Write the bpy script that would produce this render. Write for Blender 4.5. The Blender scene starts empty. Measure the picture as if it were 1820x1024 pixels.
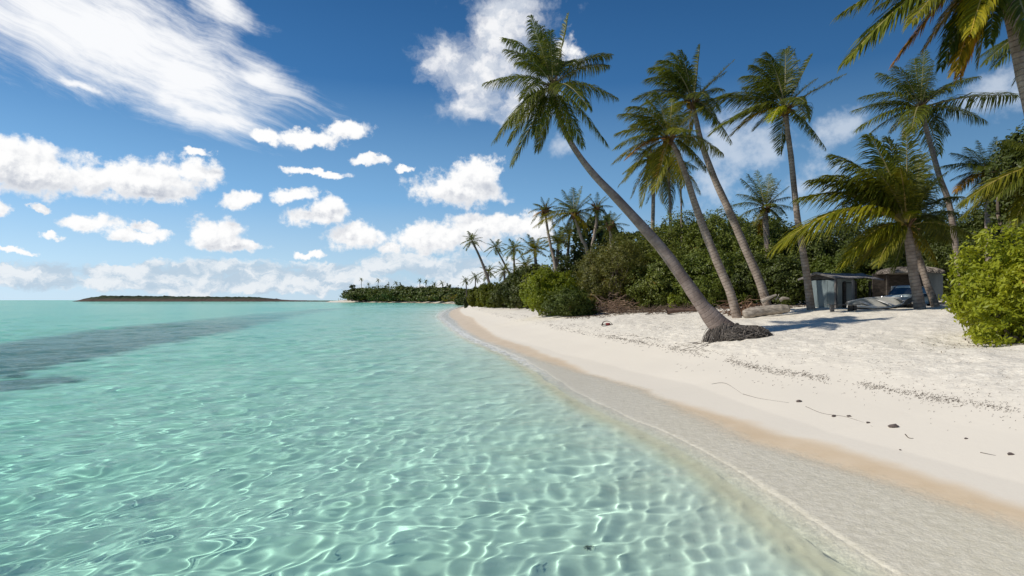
import bpy, math, random
import numpy as np
from mathutils import Vector, Matrix

S = bpy.context.scene
COL = S.collection
R = math.radians
rng = np.random.default_rng(7)
random.seed(7)

# ---------------------------------------------------------------- camera
EYE, FOC, CX, HY = 2.0, 1112.0, 910.0, 533.5      # eye height (m), focal length (px of 1820), optical centre, horizon row
cam = bpy.data.cameras.new('camera')
camo = bpy.data.objects.new('camera', cam)
COL.objects.link(camo)
S.camera = camo
cam.sensor_width = 36.0
cam.lens = FOC / 1820.0 * 36.0
cam.shift_y = (HY - 512.0) / 1820.0
cam.clip_start, cam.clip_end = 0.1, 20000.0
camo.location = (0, 0, EYE)
camo.rotation_euler = (R(90), 0, 0)

# ---------------------------------------------------------------- sun, exposure
SUN_AZ, SUN_EL = R(-101), R(39)                    # azimuth from +Y towards +X
to_sun = Vector((math.sin(SUN_AZ) * math.cos(SUN_EL), math.cos(SUN_AZ) * math.cos(SUN_EL), math.sin(SUN_EL)))
sun = bpy.data.lights.new('sun', 'SUN')
sun.energy, sun.angle, sun.color = 4.2, R(0.5), (1.0, 0.945, 0.85)
suno = bpy.data.objects.new('sun', sun)
COL.objects.link(suno)
suno.rotation_euler = to_sun.to_track_quat('Z', 'Y').to_euler()
sun.cycles.is_caustics_light = True                # real refracted sunlight on the sea bed
S.view_settings.view_transform = 'Standard'
S.view_settings.look = 'None'
S.view_settings.exposure = 0.0
S.view_settings.gamma = 1.0
cy = S.cycles
cy.caustics_refractive = True
cy.caustics_reflective = False
cy.use_denoising = True
cy.max_bounces, cy.diffuse_bounces, cy.glossy_bounces = 8, 3, 3
cy.transmission_bounces, cy.transparent_max_bounces = 6, 8
cy.sample_clamp_indirect = 4.0

# ---------------------------------------------------------------- node helpers
class NT:
    def __init__(s, tree):
        s.t = tree
    def n(s, typ, **kw):
        x = s.t.nodes.new(typ)
        for k, v in kw.items():
            setattr(x, k, v)
        return x
    def set(s, sock, v):
        if isinstance(v, bpy.types.NodeSocket):
            s.t.links.new(v, sock)
        elif v is not None:
            if isinstance(v, (tuple, list)) and len(v) == 3 and sock.type == 'RGBA':
                v = (*v, 1)
            sock.default_value = v
    def math(s, op, a, b=None, c=None, clamp=False):
        x = s.n('ShaderNodeMath', operation=op, use_clamp=clamp)
        for i, v in enumerate((a, b, c)):
            s.set(x.inputs[i], v)
        return x.outputs[0]
    def vm(s, op, a, b=None, c=None, out=0):
        x = s.n('ShaderNodeVectorMath', operation=op)
        for i, v in enumerate((a, b, c)):
            s.set(x.inputs[i], v)
        return x.outputs[out]
    def noise(s, vec, scale, detail=4, rough=.55, dim='3D', out='Fac', lac=2.0):
        x = s.n('ShaderNodeTexNoise', noise_dimensions=dim)
        s.set(x.inputs['Vector'], vec)
        for k, v in (('Scale', scale), ('Detail', detail), ('Roughness', rough), ('Lacunarity', lac)):
            s.set(x.inputs[k], v)
        return x.outputs[out]
    def ss(s, v, lo, hi, a=0., b=1., interp='SMOOTHSTEP'):
        x = s.n('ShaderNodeMapRange', interpolation_type=interp)
        for i, q in enumerate((v, lo, hi, a, b)):
            s.set(x.inputs[i], q)
        return x.outputs[0]
    def mix(s, f, a, b, blend='MIX'):
        x = s.n('ShaderNodeMix', data_type='RGBA', blend_type=blend)
        s.set(x.inputs[0], f); s.set(x.inputs[6], a); s.set(x.inputs[7], b)
        return x.outputs[2]
    def attr(s, name, out='Fac'):
        return s.n('ShaderNodeAttribute', attribute_name=name).outputs[out]
    def link(s, a, b):
        s.t.links.new(a, b)

# ---------------------------------------------------------------- world: sky with clouds, all by direction
W = bpy.data.worlds.new('World')
S.world = W
W.use_nodes = True
W.node_tree.nodes.clear()
w = NT(W.node_tree)
sky = w.n('ShaderNodeTexSky', sky_type='NISHITA', sun_disc=False)
sky.sun_elevation, sky.sun_rotation = SUN_EL, SUN_AZ
sky.altitude, sky.air_density, sky.dust_density, sky.ozone_density = 0, 1.0, 0.3, 3.0
tc = w.n('ShaderNodeTexCoord').outputs['Generated']
sx = w.n('ShaderNodeSeparateXYZ'); w.set(sx.inputs[0], tc)
az = w.math('ARCTAN2', sx.outputs[0], sx.outputs[1])
el = w.math('ARCSINE', sx.outputs[2])
cu = w.n('ShaderNodeCombineXYZ'); w.set(cu.inputs[0], az); w.set(cu.inputs[1], el)
uv = cu.outputs[0]

def azel(px, py):
    a, b = (px - CX) / FOC, (HY - py) / FOC
    return math.atan(a), math.atan2(b, math.hypot(1, a))

def cloud_field(name, ells):
    """node group: the largest value of 1 - |(uv - centre) / radius| over a list of cloud puffs"""
    g = bpy.data.node_groups.new(name, 'ShaderNodeTree')
    g.interface.new_socket('uv', in_out='INPUT', socket_type='NodeSocketVector')
    g.interface.new_socket('d', in_out='OUTPUT', socket_type='NodeSocketFloat')
    t = NT(g)
    gi, go = t.n('NodeGroupInput'), t.n('NodeGroupOutput')
    best = None
    for e in ells:
        px, py, rx, ry = e[:4]
        rot = e[4] if len(e) > 4 else 0
        wgt = e[5] if len(e) > 5 else 1.0
        a, b = azel(px, py)
        ka = math.cos(a) ** 2 / FOC
        kb = math.cos(a) / FOC
        src = gi.outputs[0]
        if rot:
            m = t.n('ShaderNodeVectorRotate', rotation_type='Z_AXIS')
            t.set(m.inputs['Vector'], src); t.set(m.inputs['Center'], (a, b, 0)); t.set(m.inputs['Angle'], R(rot))
            src = m.outputs[0]
        sxx, syy = 1 / (rx * ka), 1 / (ry * kb)
        d = t.vm('LENGTH', t.vm('MULTIPLY_ADD', src, (sxx, syy, 0), (-a * sxx, -b * syy, 0)), out=1)
        d = t.math('MULTIPLY_ADD', d, -wgt, wgt)
        best = d if best is None else t.math('SMOOTH_MAX', best, d, .25)
    t.link(best, go.inputs[0])
    return g

CUM = [(60, 300, 120, 52), (225, 318, 170, 42), (335, 306, 65, 30), (5, 285, 90, 48), (290, 345, 70, 16),
       (545, 243, 85, 17), (615, 226, 42, 20), (475, 238, 40, 12), (658, 284, 30, 12), (567, 307, 78, 8, 5),
       (425, 353, 48, 17, -12), (530, 348, 52, 15), (570, 380, 60, 24, -8), (630, 418, 66, 28), (160, 396, 66, 19),
       (255, 418, 66, 14), (262, 402, 26, 12), (388, 412, 62, 32), (420, 436, 80, 12), (540, 447, 24, 8), (815, 338, 100, 40),
       (850, 306, 50, 26), (780, 424, 110, 30),
       (865, 404, 95, 26), (940, 404, 65, 28), (700, 440, 40, 14), (40, 445, 40, 6), (0, 372, 30, 16), (350, 272, 24, 8),
       (60, 366, 22, 8), (90, 420, 24, 8), (720, 300, 16, 6), (1008, 95, 34, 26, 20, .5)]
HZN = [(60, 488, 130, 22), (200, 484, 110, 20), (330, 482, 120, 24), (470, 486, 120, 24), (600, 482, 110, 22), (720, 470, 100, 24),
       (840, 480, 120, 30), (960, 490, 130, 30), (400, 505, 600, 16)]
SOFT = [(1490, 240, 75, 38, -25, .8), (1310, 262, 85, 75, 0, .75), (1780, 150, 90, 50, 0, .8), (905, 4, 90, 16, 0, .7), (985, 256, 32, 20, 0, .6),
        (1270, 330, 60, 50, 0, .6), (1440, 330, 90, 40, -15, .5), (75, 270, 130, 16, 10, .6)]
TALL = [(900, 42, 78, 62), (860, 125, 98, 84), (798, 112, 52, 44), (922, 176, 74, 54), (835, 190, 60, 36)]
CIR = [(170, 62, 400, 108, 14, 1.2), (320, 125, 260, 88, 14, 1.15), (400, 208, 100, 20, 12), (385, 12, 80, 36, 10), (60, 30, 220, 70, 12),
       (470, 135, 90, 34, 12), (150, 155, 60, 10, 12), (320, 185, 150, 30, 16)]

def with_group(g, vec):
    x = w.n('ShaderNodeGroup'); x.node_tree = g
    w.set(x.inputs[0], vec)
    return x.outputs[0]

# billowing edges: large and small fractal warps
warp = w.noise(uv, 9.0, 3, .5, out='Color')
warp2 = w.noise(uv, 38.0, 6, .62, out='Color')
wo = w.vm('MULTIPLY_ADD', w.vm('SUBTRACT', warp, (.5, .5, .5)), (.06, .03, 0), uv)
wo = w.vm('MULTIPLY_ADD', w.vm('SUBTRACT', warp2, (.5, .5, .5)), (.042, .030, 0), wo)
gc = cloud_field('cumulus_field', CUM)
gt_ = cloud_field('tall_cloud_field', TALL)
gh = cloud_field('horizon_cloud_field', HZN)
gs = cloud_field('soft_cloud_field', SOFT)
gr = cloud_field('cirrus_field', CIR)
lit_off = w.vm('ADD', wo, (-.014, .026, 0))
f1 = w.noise(uv, 30.0, 8, .62)
f2 = w.noise(w.vm('ADD', uv, (-.006, .009, 0)), 30.0, 8, .62)
dc = w.math('ADD', with_group(gc, wo), w.math('MULTIPLY_ADD', f1, 1.9, -.95))
fh = w.noise(w.vm('MULTIPLY', wo, (1, 1.7, 1)), 16.0, 8, .6)
fh2 = w.noise(w.vm('MULTIPLY', w.vm('ADD', wo, (-.008, .012, 0)), (1, 1.7, 1)), 16.0, 8, .6)
dh = w.math('ADD', with_group(gh, wo), w.math('MULTIPLY_ADD', fh, 2.6, -1.25))
a_c = w.ss(dc, -.04, .44)
dt = w.math('ADD', with_group(gt_, wo), w.math('MULTIPLY_ADD', w.noise(wo, 17.0, 9, .62), 2.6, -1.35))
a_t = w.math('MULTIPLY', w.ss(dt, -.2, .95), .95)
a_h = w.math('MULTIPLY', w.ss(dh, .0, .45), .88)
shade = w.math('SUBTRACT', with_group(gc, wo), with_group(gc, lit_off))
shade = w.math('ADD', w.math('MULTIPLY', shade, .42), w.math('MULTIPLY', w.math('SUBTRACT', f1, f2), 1.5))
lit = w.ss(shade, -.30, .34)
thick = w.ss(dc, .15, .9)
c_col = w.mix(w.math('MULTIPLY', w.math('SUBTRACT', 1.0, lit), w.math('MULTIPLY_ADD', thick, .75, .25)), (1.0, 1.0, 1.0), (.40, .45, .55))
# cirrus: streaks drawn out along the wind
rotv = w.n('ShaderNodeVectorRotate', rotation_type='Z_AXIS'); w.set(rotv.inputs['Vector'], uv); w.set(rotv.inputs['Angle'], R(17))
st = w.vm('MULTIPLY', rotv.outputs[0], (2.4, 13, 1))
stn = w.noise(w.vm('MULTIPLY_ADD', w.noise(uv, 6., 3, .5, out='Color'), (.5, .8, 0), st), 2.0, 9, .68)
cw = w.vm('MULTIPLY_ADD', w.vm('SUBTRACT', w.noise(uv, 7.0, 6, .6, out='Color'), (.5, .5, .5)), (.16, .05, 0), uv)
dr = w.math('ADD', with_group(gr, cw), w.math('MULTIPLY_ADD', stn, 2.4, -1.2))
a_r = w.math('MULTIPLY', w.ss(dr, -.22, .95), .98)
ds = w.math('ADD', with_group(gs, cw), w.math('MULTIPLY_ADD', f1, 1.8, -.9))
a_s = w.math('MULTIPLY', w.ss(ds, -.1, .8), .62)
# clear sky: the physical sky with its blue deepened
hs = w.n('ShaderNodeHueSaturation'); w.set(hs.inputs['Saturation'], 1.25); w.set(hs.inputs['Color'], sky.outputs[0])
hz = w.ss(el, .0, .55, interp='LINEAR')
ramp = w.n('ShaderNodeValToRGB'); w.set(ramp.inputs[0], hz)
cr = ramp.color_ramp
cr.elements[0].position, cr.elements[0].color = 0.0, (.50, .66, .80, 1)
cr.elements[1].position, cr.elements[1].color = 1.0, (.011, .066, .205, 1)
for p, c in ((.10, (.42, .62, .80, 1)), (.28, (.20, .42, .70, 1)), (.6, (.043, .16, .385, 1))):
    e_ = cr.elements.new(p); e_.color = c
# brighter on the sun's side
side = w.ss(az, R(-45), R(45), 1.28, .72, interp='LINEAR')
grad = w.vm('SCALE', ramp.outputs[0]); w.set(grad.node.inputs['Scale'], side)
base = w.mix(.9, w.vm('MULTIPLY', hs.outputs[0], (.1, .1, .1)), grad)
colr = w.mix(a_r, base, (.97, .98, 1.0))
colr = w.mix(a_s, colr, (.74, .80, .88))
colr = w.mix(a_t, colr, w.mix(w.ss(w.math('SUBTRACT', fh, fh2), -.12, .10), (.66, .71, .79), (.97, .97, .98)))
colr = w.mix(a_h, colr, w.mix(w.ss(w.math('SUBTRACT', fh, fh2), -.10, .10), (.50, .62, .74), (.86, .89, .92)))
colr = w.mix(a_c, colr, c_col)
bg = w.n('ShaderNodeBackground'); w.set(bg.inputs[0], w.vm('MULTIPLY', colr, (10, 10, 10))); w.set(bg.inputs[1], .1)
ow = w.n('ShaderNodeOutputWorld'); w.link(bg.outputs[0], ow.inputs[0])
W.cycles.sampling_method = 'MANUAL'
W.cycles.sample_map_resolution = 512

# ---------------------------------------------------------------- mesh helpers
def mesh_np(name, v, faces, mats=(), parent=None, smooth=False, midx=None, link=True):
    """v (n,3); faces: list of (k,q) int arrays, q = corners per face"""
    m = bpy.data.meshes.new(name)
    v = np.asarray(v, np.float32)
    m.vertices.add(len(v)); m.vertices.foreach_set('co', v.ravel())
    faces = [np.asarray(f, np.int32) for f in faces if len(f)]
    li = np.concatenate([f.ravel() for f in faces])
    sz = np.concatenate([np.full(len(f), f.shape[1], np.int32) for f in faces])
    m.loops.add(len(li)); m.loops.foreach_set('vertex_index', li)
    m.polygons.add(len(sz))
    m.polygons.foreach_set('loop_start', (np.cumsum(sz) - sz).astype(np.int32))
    m.polygons.foreach_set('use_smooth', np.full(len(sz), smooth))
    if midx is not None:
        m.polygons.foreach_set('material_index', np.asarray(midx, np.int32))
    m.update()
    for q in mats:
        m.materials.append(q)
    o = bpy.data.objects.new(name, m)
    if parent is not None:
        o.parent = parent
    if link:
        COL.objects.link(o)
    return o

def fattr(o, name, vals, dom='POINT'):
    a = o.data.attributes.new(name, 'FLOAT', dom)
    a.data.foreach_set('value', np.asarray(vals, np.float32).ravel())

def tag(o, label=None, cat=None, group=None, kind=None):
    for k, v in (('label', label), ('category', cat), ('group', group), ('kind', kind)):
        if v:
            o[k] = v
    return o

def empty(name, loc, label, cat, group=None):
    o = bpy.data.objects.new(name, None)
    COL.objects.link(o)
    o.location = loc
    o.empty_display_size = .3
    return tag(o, label, cat, group)

def material(name):
    m = bpy.data.materials.new(name)
    m.use_nodes = True
    m.node_tree.nodes.clear()
    t = NT(m.node_tree)
    o = t.n('ShaderNodeOutputMaterial')
    return m, t, o

def px(x, y, d):
    """the point at distance d seen at photo pixel x, y"""
    return Vector(((x - CX) / FOC * d, d, EYE + (HY - y) / FOC * d))

# ---------------------------------------------------------------- the lie of the land
NEAR = np.array([(3, 2.85), (4.7, 2.76), (6.3, 2.7), (8.8, 2.42), (13, 1.46), (19, .68), (24.3, -.3), (33.4, -2.2), (53, -5.3), (84, -9.4), (135, -13.3), (234, -16.8)])
def catmull(P, n=8):
    P = np.asarray(P, float)
    Q = np.vstack([2 * P[0] - P[1], P, 2 * P[-1] - P[-2]])
    out = []
    for i in range(1, len(Q) - 2):
        for t in np.arange(n) / n:
            a, b, c, d = Q[i - 1:i + 3]
            out.append(.5 * (2 * b + (c - a) * t + (2 * a - 5 * b + 4 * c - d) * t * t + (3 * b - a - 3 * c + d) * t ** 3))
    out.append(P[-1])
    return np.array(out)
_n = catmull(NEAR)[:, ::-1]
SHORE = np.vstack([[(2.85, -30)], _n, catmull([(-16.8, 234), (-24, 300), (-50, 400), (-105, 500), (-165, 560), (-190, 640)], 5)[1:]])
LANDPOLY = np.vstack([SHORE, [(-150, 900), (500, 1500), (2500, 1500), (2500, -30)]])

def shore_s(X, Y):
    shp = X.shape
    X, Y = X.ravel(), Y.ravel()
    d2 = np.full(X.shape, 1e12)
    for (x0, y0), (x1, y1) in zip(SHORE[:-1], SHORE[1:]):
        ex, ey = x1 - x0, y1 - y0
        t = np.clip(((X - x0) * ex + (Y - y0) * ey) / (ex * ex + ey * ey), 0, 1)
        d2 = np.minimum(d2, (X - x0 - t * ex) ** 2 + (Y - y0 - t * ey) ** 2)
    ins = np.zeros(X.shape, bool)
    P = LANDPOLY
    for (x0, y0), (x1, y1) in zip(P, np.roll(P, -1, 0)):
        if y0 == y1:
            continue
        c = ((y0 > Y) != (y1 > Y)) & (X < (x1 - x0) * (Y - y0) / (y1 - y0) + x0)
        ins ^= c
    return np.where(ins, np.sqrt(d2), -np.sqrt(d2)).reshape(shp)

def swash_w(Y):
    return np.interp(Y, [0, 5.4, 8.6, 11, 13.5, 17, 21, 30, 45, 60, 90, 150], [1.7, 1.65, .85, 1.15, 1.5, .9, .4, .3, .45, .9, 1.0, 1.0])

def vnoise(X, Y, scale, seed=0):
    """smooth value noise, about -1..1"""
    r = np.random.default_rng(seed)
    z = 0
    for i in range(7):
        th = r.uniform(0, 6.283); k = scale * r.uniform(.5, 1.6); k2 = scale * r.uniform(.5, 1.6); th2 = th + r.uniform(1, 2)
        z = z + np.sin((X * math.cos(th) + Y * math.sin(th)) * k + r.uniform(0, 6.28)) * np.sin((X * math.cos(th2) + Y * math.sin(th2)) * k2 + r.uniform(0, 6.28))
    return z / 2.6

def land(X, Y, detail=True):
    X, Y = np.broadcast_arrays(np.asarray(X, float), np.asarray(Y, float))
    s = shore_s(X, Y) + .05 * vnoise(X, Y, 2.0, 3) * np.clip(Y / 12, 0.3, 1)
    wd = swash_w(Y)
    t = s - wd
    under = np.interp(s, [-900, -300, -120, -40, -25, -14, -8, -4, -2, -1, -.62, -.32, -.13, .0, .05],
                      [-2.7, -2.2, -1.9, -1.65, -1.42, -1.1, -.86, -.64, -.49, -.36, -.29, -.17, -.07, -.006, .008])
    flat = .010 + .040 * np.clip(s / wd, 0, 1)
    top = .05 + np.interp(t, [0, 1, 2.2, 3.5, 5, 8, 13, 22, 40, 300], [0, .12, .37, .67, .93, 1.18, 1.56, 1.79, 2.06, 3])
    z = np.where(s < .05, under, np.where(t < 0, flat, top))
    if detail:
        rp = np.clip(1 - np.abs(s / np.maximum(wd, .1) - .5) / .5, 0, 1) * np.clip((9 - Y) / 5, 0, 1)
        z = z + .003 * rp * vnoise(X, Y, 22., 14)
        z = z + np.clip(-s / 6, 0, 1) * .05 * vnoise(X, Y, 1.1, 5)
        lump = np.clip((t - 3.3) / 2.0, 0, 1)
        z = z + lump * (.045 * vnoise(X, Y, 1.3, 11) + .018 * vnoise(X, Y, 5.0, 12)) + np.clip(t, 0, 1) * .01 * vnoise(X, Y, .8, 13)
    return z, s, t

def gz(x, y):
    return float(land(np.array([x]), np.array([y]))[0][0])

def on_ground(x, y, lo=3.0, hi=400.0):
    """where the ray through photo pixel x, y meets the land"""
    d = np.geomspace(lo, hi, 900)
    X, Z = (x - CX) / FOC * d, EYE + (HY - y) / FOC * d
    g = np.maximum(land(X, d)[0], 0)
    i = np.argmax(Z <= g)
    return Vector((X[i], d[i], g[i]))

def fan(nr, nc, y0, y1, r, xoff=0):
    Y = np.geomspace(y0, y1, nr)[:, None] * np.ones((1, nc))
    X = np.linspace(-r, r, nc)[None] * Y + xoff
    i = np.arange((nr - 1) * (nc - 1)); k = (i // (nc - 1)) * nc + i % (nc - 1)
    return X, Y, np.stack([k, k + 1, k + nc + 1, k + nc], -1)

# ground: one sheet of sand from under the sea to behind the beach
GX, GY, GF = fan(1060, 900, 1.6, 9000, 1.3)
GY = np.concatenate([np.geomspace(1.2, 60, 900), np.geomspace(60, 9000, 161)[1:]])[:, None] * np.ones((1, 900))
GX = np.concatenate([-np.geomspace(6, 1.21, 30), np.linspace(-1.2, 1.2, 840), np.geomspace(1.21, 6, 30)])[None] * GY
GZ, GS, GT = land(GX, GY)
# footprints and hollows in the soft upper sand
fp = np.random.default_rng(55)
def dent(x, y, rx, ry, a, dep):
    i0, i1 = np.searchsorted(GY[:, 0], [y - .6, y + .6])
    if i1 <= i0:
        return
    dx, dy = GX[i0:i1] - x, GY[i0:i1] - y
    u_, v_ = dx * math.cos(a) + dy * math.sin(a), -dx * math.sin(a) + dy * math.cos(a)
    if GT[i0, np.abs(dx[0]).argmin()] < 3.2:
        return
    q_ = (u_ / rx) ** 2 + (v_ / ry) ** 2
    GZ[i0:i1] += dep * (-np.exp(-q_) + .45 * np.exp(-(np.sqrt(q_) - 1.7) ** 2 * 3))
for tr_ in ((5.2, 9.5, 1.25, 30), (8.5, 11, 1.9, 26), (4.2, 16, .9, 26), (9, 18, .4, 20), (6.5, 12, 2.4, 22), (2.5, 24, .3, 22)):
    x, y, a, n_ = tr_
    for i in range(n_):
        a += fp.normal(0, .12); x += math.cos(a) * .6; y += math.sin(a) * .6
        s_ = .10 * (1 if i % 2 else -1)
        dent(x - math.sin(a) * s_, y + math.cos(a) * s_, .16, .075, a, .026 * fp.uniform(.6, 1.2))
for i in range(240):
    y = fp.uniform(9, 34); x = np.interp(y, [9, 14, 20, 34], [6.6, 5.2, 4.5, 1.5]) + abs(fp.normal(0, 5))
    dent(x, y, fp.uniform(.1, .3), fp.uniform(.1, .25), fp.uniform(0, 3), .025 * fp.uniform(.4, 1.2))
ground = mesh_np('ground', np.stack([GX, GY, GZ], -1).reshape(-1, 3), [GF], smooth=True)
tag(ground, kind='structure')
fattr(ground, 'shore', GT); fattr(ground, 'sea', GS)
# seagrass meadow on the sea bed (photo rows turned into plan)
def plan(pts):
    return np.array([((x - CX) / FOC * (EYE * FOC / (y - HY)), EYE * FOC / (y - HY)) for x, y in pts])
GR = [plan([(-200, 622), (0, 604), (200, 580), (400, 562), (560, 549), (640, 546), (560, 556), (450, 579), (300, 607), (140, 636), (-200, 668)]),
      plan([(-200, 664), (0, 662), (90, 652), (165, 652), (150, 664), (60, 676), (-200, 700)]),
      plan([(-200, 655), (-200, 625), (120, 614), (60, 660)])]
def inside(P, X, Y):
    ins = np.zeros(X.shape, bool); d2 = np.full(X.shape, 1e9)
    for (x0, y0), (x1, y1) in zip(P, np.roll(P, -1, 0)):
        ex, ey = x1 - x0, y1 - y0
        t = np.clip(((X - x0) * ex + (Y - y0) * ey) / (ex * ex + ey * ey + 1e-9), 0, 1)
        d2 = np.minimum(d2, (X - x0 - t * ex) ** 2 + (Y - y0 - t * ey) ** 2)
        if y0 != y1:
            ins ^= ((y0 > Y) != (y1 > Y)) & (X < (x1 - x0) * (Y - y0) / (y1 - y0) + x0)
    return np.where(ins, np.sqrt(d2), -np.sqrt(d2))
gm = np.full(GX.shape, -1e9)
for P in GR:
    gm = np.maximum(gm, inside(P, GX, GY) / (GY * .045))
fattr(ground, 'meadow', np.clip(gm, -3, 3))
# wetness line
WET = np.interp(GY, [0, 5, 8, 10, 12.5, 16, 19, 25, 32, 40, 60, 100], [.45, .42, .62, .45, .08, .08, .45, .75, .8, 1.2, 1.7, 1.6])
fattr(ground, 'wet', WET - GT)

m, t, o = material('sand')
pos = t.n('ShaderNodeNewGeometry').outputs['Position']
n1 = t.noise(pos, 1.3, 6, .6); n2 = t.noise(pos, 9, 6, .65); n3 = t.noise(pos, 90, 3, .6)
shore, sea, wet = t.attr('shore'), t.attr('sea'), t.attr('wet')
dry = t.mix(t.ss(n2, .35, .65), (.715, .65, .545), (.80, .74, .63))
low = t.ss(shore, 2.6, 4.2)
dry = t.mix(low, (.735, .67, .565), dry)
dry = t.mix(t.math('MULTIPLY', low, t.ss(n3, .54, .70, 0, .42)), dry, (.36, .31, .25))
dry = t.mix(t.math('MULTIPLY', low, t.ss(t.noise(pos, 28, 5, .7), .62, .7, 0, .35)), dry, (.25, .21, .17))
wetc = t.mix(t.ss(n1, .3, .7), (.66, .51, .335), (.72, .575, .40))
wn = t.math('ADD', wet, t.math('MULTIPLY_ADD', n1, .5, -.25))
wf = t.ss(wn, -.12, .22)
col = t.mix(wf, dry, wetc)
bedc = t.mix(t.ss(n1, .3, .7), (.83, .79, .69), (.89, .855, .76))
sw = t.math('MULTIPLY', t.ss(t.math('ADD', shore, t.math('MULTIPLY_ADD', n2, .5, -.25)), .2, -.3), t.ss(sea, -.42, -.12))
swc = t.mix(t.ss(n2, .35, .65), (.70, .64, .49), (.80, .735, .58))
col = t.mix(sw, col, swc)
col = t.mix(t.ss(sea, -.15, -.75), col, bedc)
mn = t.math('ADD', t.attr('meadow'), t.math('MULTIPLY_ADD', t.noise(t.vm('MULTIPLY', pos, (.25, .6, 1)), .7, 7, .7), 2.4, -1.2))
ys_ = t.n('ShaderNodeSeparateXYZ'); t.set(ys_.inputs[0], pos)
col = t.mix(t.math('MULTIPLY', t.ss(mn, -.35, .6), t.ss(ys_.outputs[1], 18, 100, 1.0, .45)), col, t.mix(n2, (.045, .045, .042), (.12, .11, .098)))
b = t.n('ShaderNodeBsdfPrincipled'); t.set(b.inputs['Base Color'], col)
t.set(b.inputs['Roughness'], t.math('MULTIPLY_ADD', wf, -.45, .9)); t.set(b.inputs['Specular IOR Level'], t.math('MULTIPLY_ADD', wf, .3, .12))
hgt = t.math('ADD', t.math('MULTIPLY', t.noise(pos, 7, 4, .6), t.math('MULTIPLY_ADD', low, 1.0, .06)), t.math('MULTIPLY', t.noise(pos, 45, 3, .6), t.math('MULTIPLY_ADD', low, .16, .02)))
bp = t.n('ShaderNodeBump'); t.set(bp.inputs['Height'], hgt); t.set(bp.inputs['Strength'], 1.0); t.set(bp.inputs['Distance'], .048)
t.link(bp.outputs[0], b.inputs['Normal'])
# the thin sheet of running water over the sand is a clear film with ripples
rp_ = t.math('ADD', t.noise(t.vm('MULTIPLY', pos, (1.0, .8, 1)), 13, 4, .6), t.math('MULTIPLY', t.noise(pos, 34, 3, .6), .5))
hgt2 = t.math('MULTIPLY_ADD', t.math('MULTIPLY', rp_, sw), .26, hgt)
t.set(bp.inputs['Height'], hgt2)
b2 = t.n('ShaderNodeBump'); t.set(b2.inputs['Height'], rp_); t.set(b2.inputs['Strength'], .5); t.set(b2.inputs['Distance'], .03)
t.set(b.inputs['Coat Weight'], t.math('MULTIPLY', sw, .85)); t.set(b.inputs['Coat Roughness'], .08); t.set(b.inputs['Coat IOR'], 1.33); t.link(b2.outputs[0], b.inputs['Coat Normal'])
t.link(b.outputs[0], o.inputs[0])
ground.data.materials.append(m)
ground.cycles.is_caustics_receiver = True

# water: waves as real geometry, so that the sun draws its own light on the bed
NR, NC = 1250, 860
WX, WY, WF = fan(NR, NC, 1.8, 300, 1.2)
WCOL = np.concatenate([-np.geomspace(6, 1.16, 25), np.linspace(-1.15, 1.15, NC - 50), np.geomspace(1.16, 6, 25)])
WX = WCOL[None] * WY
far = np.geomspace(320, 16000, 30)
zb, sb, tb = land(WX, WY, False)
depth = np.maximum(-zb, 0)
spx = 2.4 * WY / NC; spy = WY * math.log(300 / 1.8) / NR
sp = np.maximum(spx, spy) * np.where(np.abs(WCOL)[None] > 1.15, 12, 1)
WZ = np.zeros_like(WX)
wr = np.random.default_rng(21)
WXw = WX + .25 * vnoise(WX, WY, .5, 31); WYw = WY + .25 * vnoise(WX, WY, .45, 32)
for i in range(80):
    lam = math.exp(wr.uniform(math.log(.16), math.log(1.9)))
    th = R(wr.normal(-50, 34)); k = 2 * math.pi / lam
    amp = .0036 * lam ** 1.0 * wr.uniform(.5, 1.1)
    WZ += amp * np.clip((lam / sp - 3.0) / 4, 0, 1) * np.sin(k * (WXw * math.cos(th) + WYw * math.sin(th)) + wr.uniform(0, 6.28))
for i in range(10):
    lam = wr.uniform(3, 9); th = R(wr.normal(-40, 16)); k = 2 * math.pi / lam
    WZ += .0040 * lam ** .7 * np.clip((lam / sp - 3.0) / 4, 0, 1) * np.sin(k * (WXw * math.cos(th) + WYw * math.sin(th)) + wr.uniform(0, 6.28))
WZ *= np.clip(.12 + depth * 1.9, .12, 1)
# skirt out to the horizon
FX = WCOL[None] * far[:, None]; FY = far[:, None] * np.ones((1, NC))
fz, _, _ = land(FX, FY, False)
AX, AY, AZ = np.vstack([WX, FX]), np.vstack([WY, FY]), np.vstack([WZ, FX * 0])
dep = np.vstack([depth, np.maximum(-fz, 0)])
nr = AX.shape[0]
i = np.arange((nr - 1) * (NC - 1)); k = (i // (NC - 1)) * NC + i % (NC - 1)
water = mesh_np('water', np.stack([AX, AY, AZ], -1).reshape(-1, 3), [np.stack([k, k + 1, k + NC + 1, k + NC], -1)], smooth=True)
tag(water, kind='structure')
fattr(water, 'depth', dep)
foam = np.exp(-((sb + .12) / (.10 + WY * .006)) ** 2) * np.interp(WY, [13, 20, 40, 120, 200], [0, .75, 1, .8, 0])
fattr(water, 'foam', np.vstack([foam, FX * 0]))
m, t, o = material('sea_water')
pos = t.n('ShaderNodeNewGeometry').outputs['Position']
dpt = t.attr('depth')
def beer(k):
    return t.math('POWER', math.e, t.math('MULTIPLY', dpt, -k))
cc = t.n('ShaderNodeCombineColor')
for i_, k_ in enumerate((.48, .042, .115)):
    t.set(cc.inputs[i_], beer(k_))
bp = t.n('ShaderNodeBump')
rip = t.math('ADD', t.noise(t.vm('MULTIPLY', pos, (1, 1.0, 1)), 8.0, 5, .65), t.math('MULTIPLY', t.noise(pos, 1.3, 3, .5), 1.5))
t.set(bp.inputs['Height'], rip); t.set(bp.inputs['Strength'], .55); t.set(bp.inputs['Distance'], .05)
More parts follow.
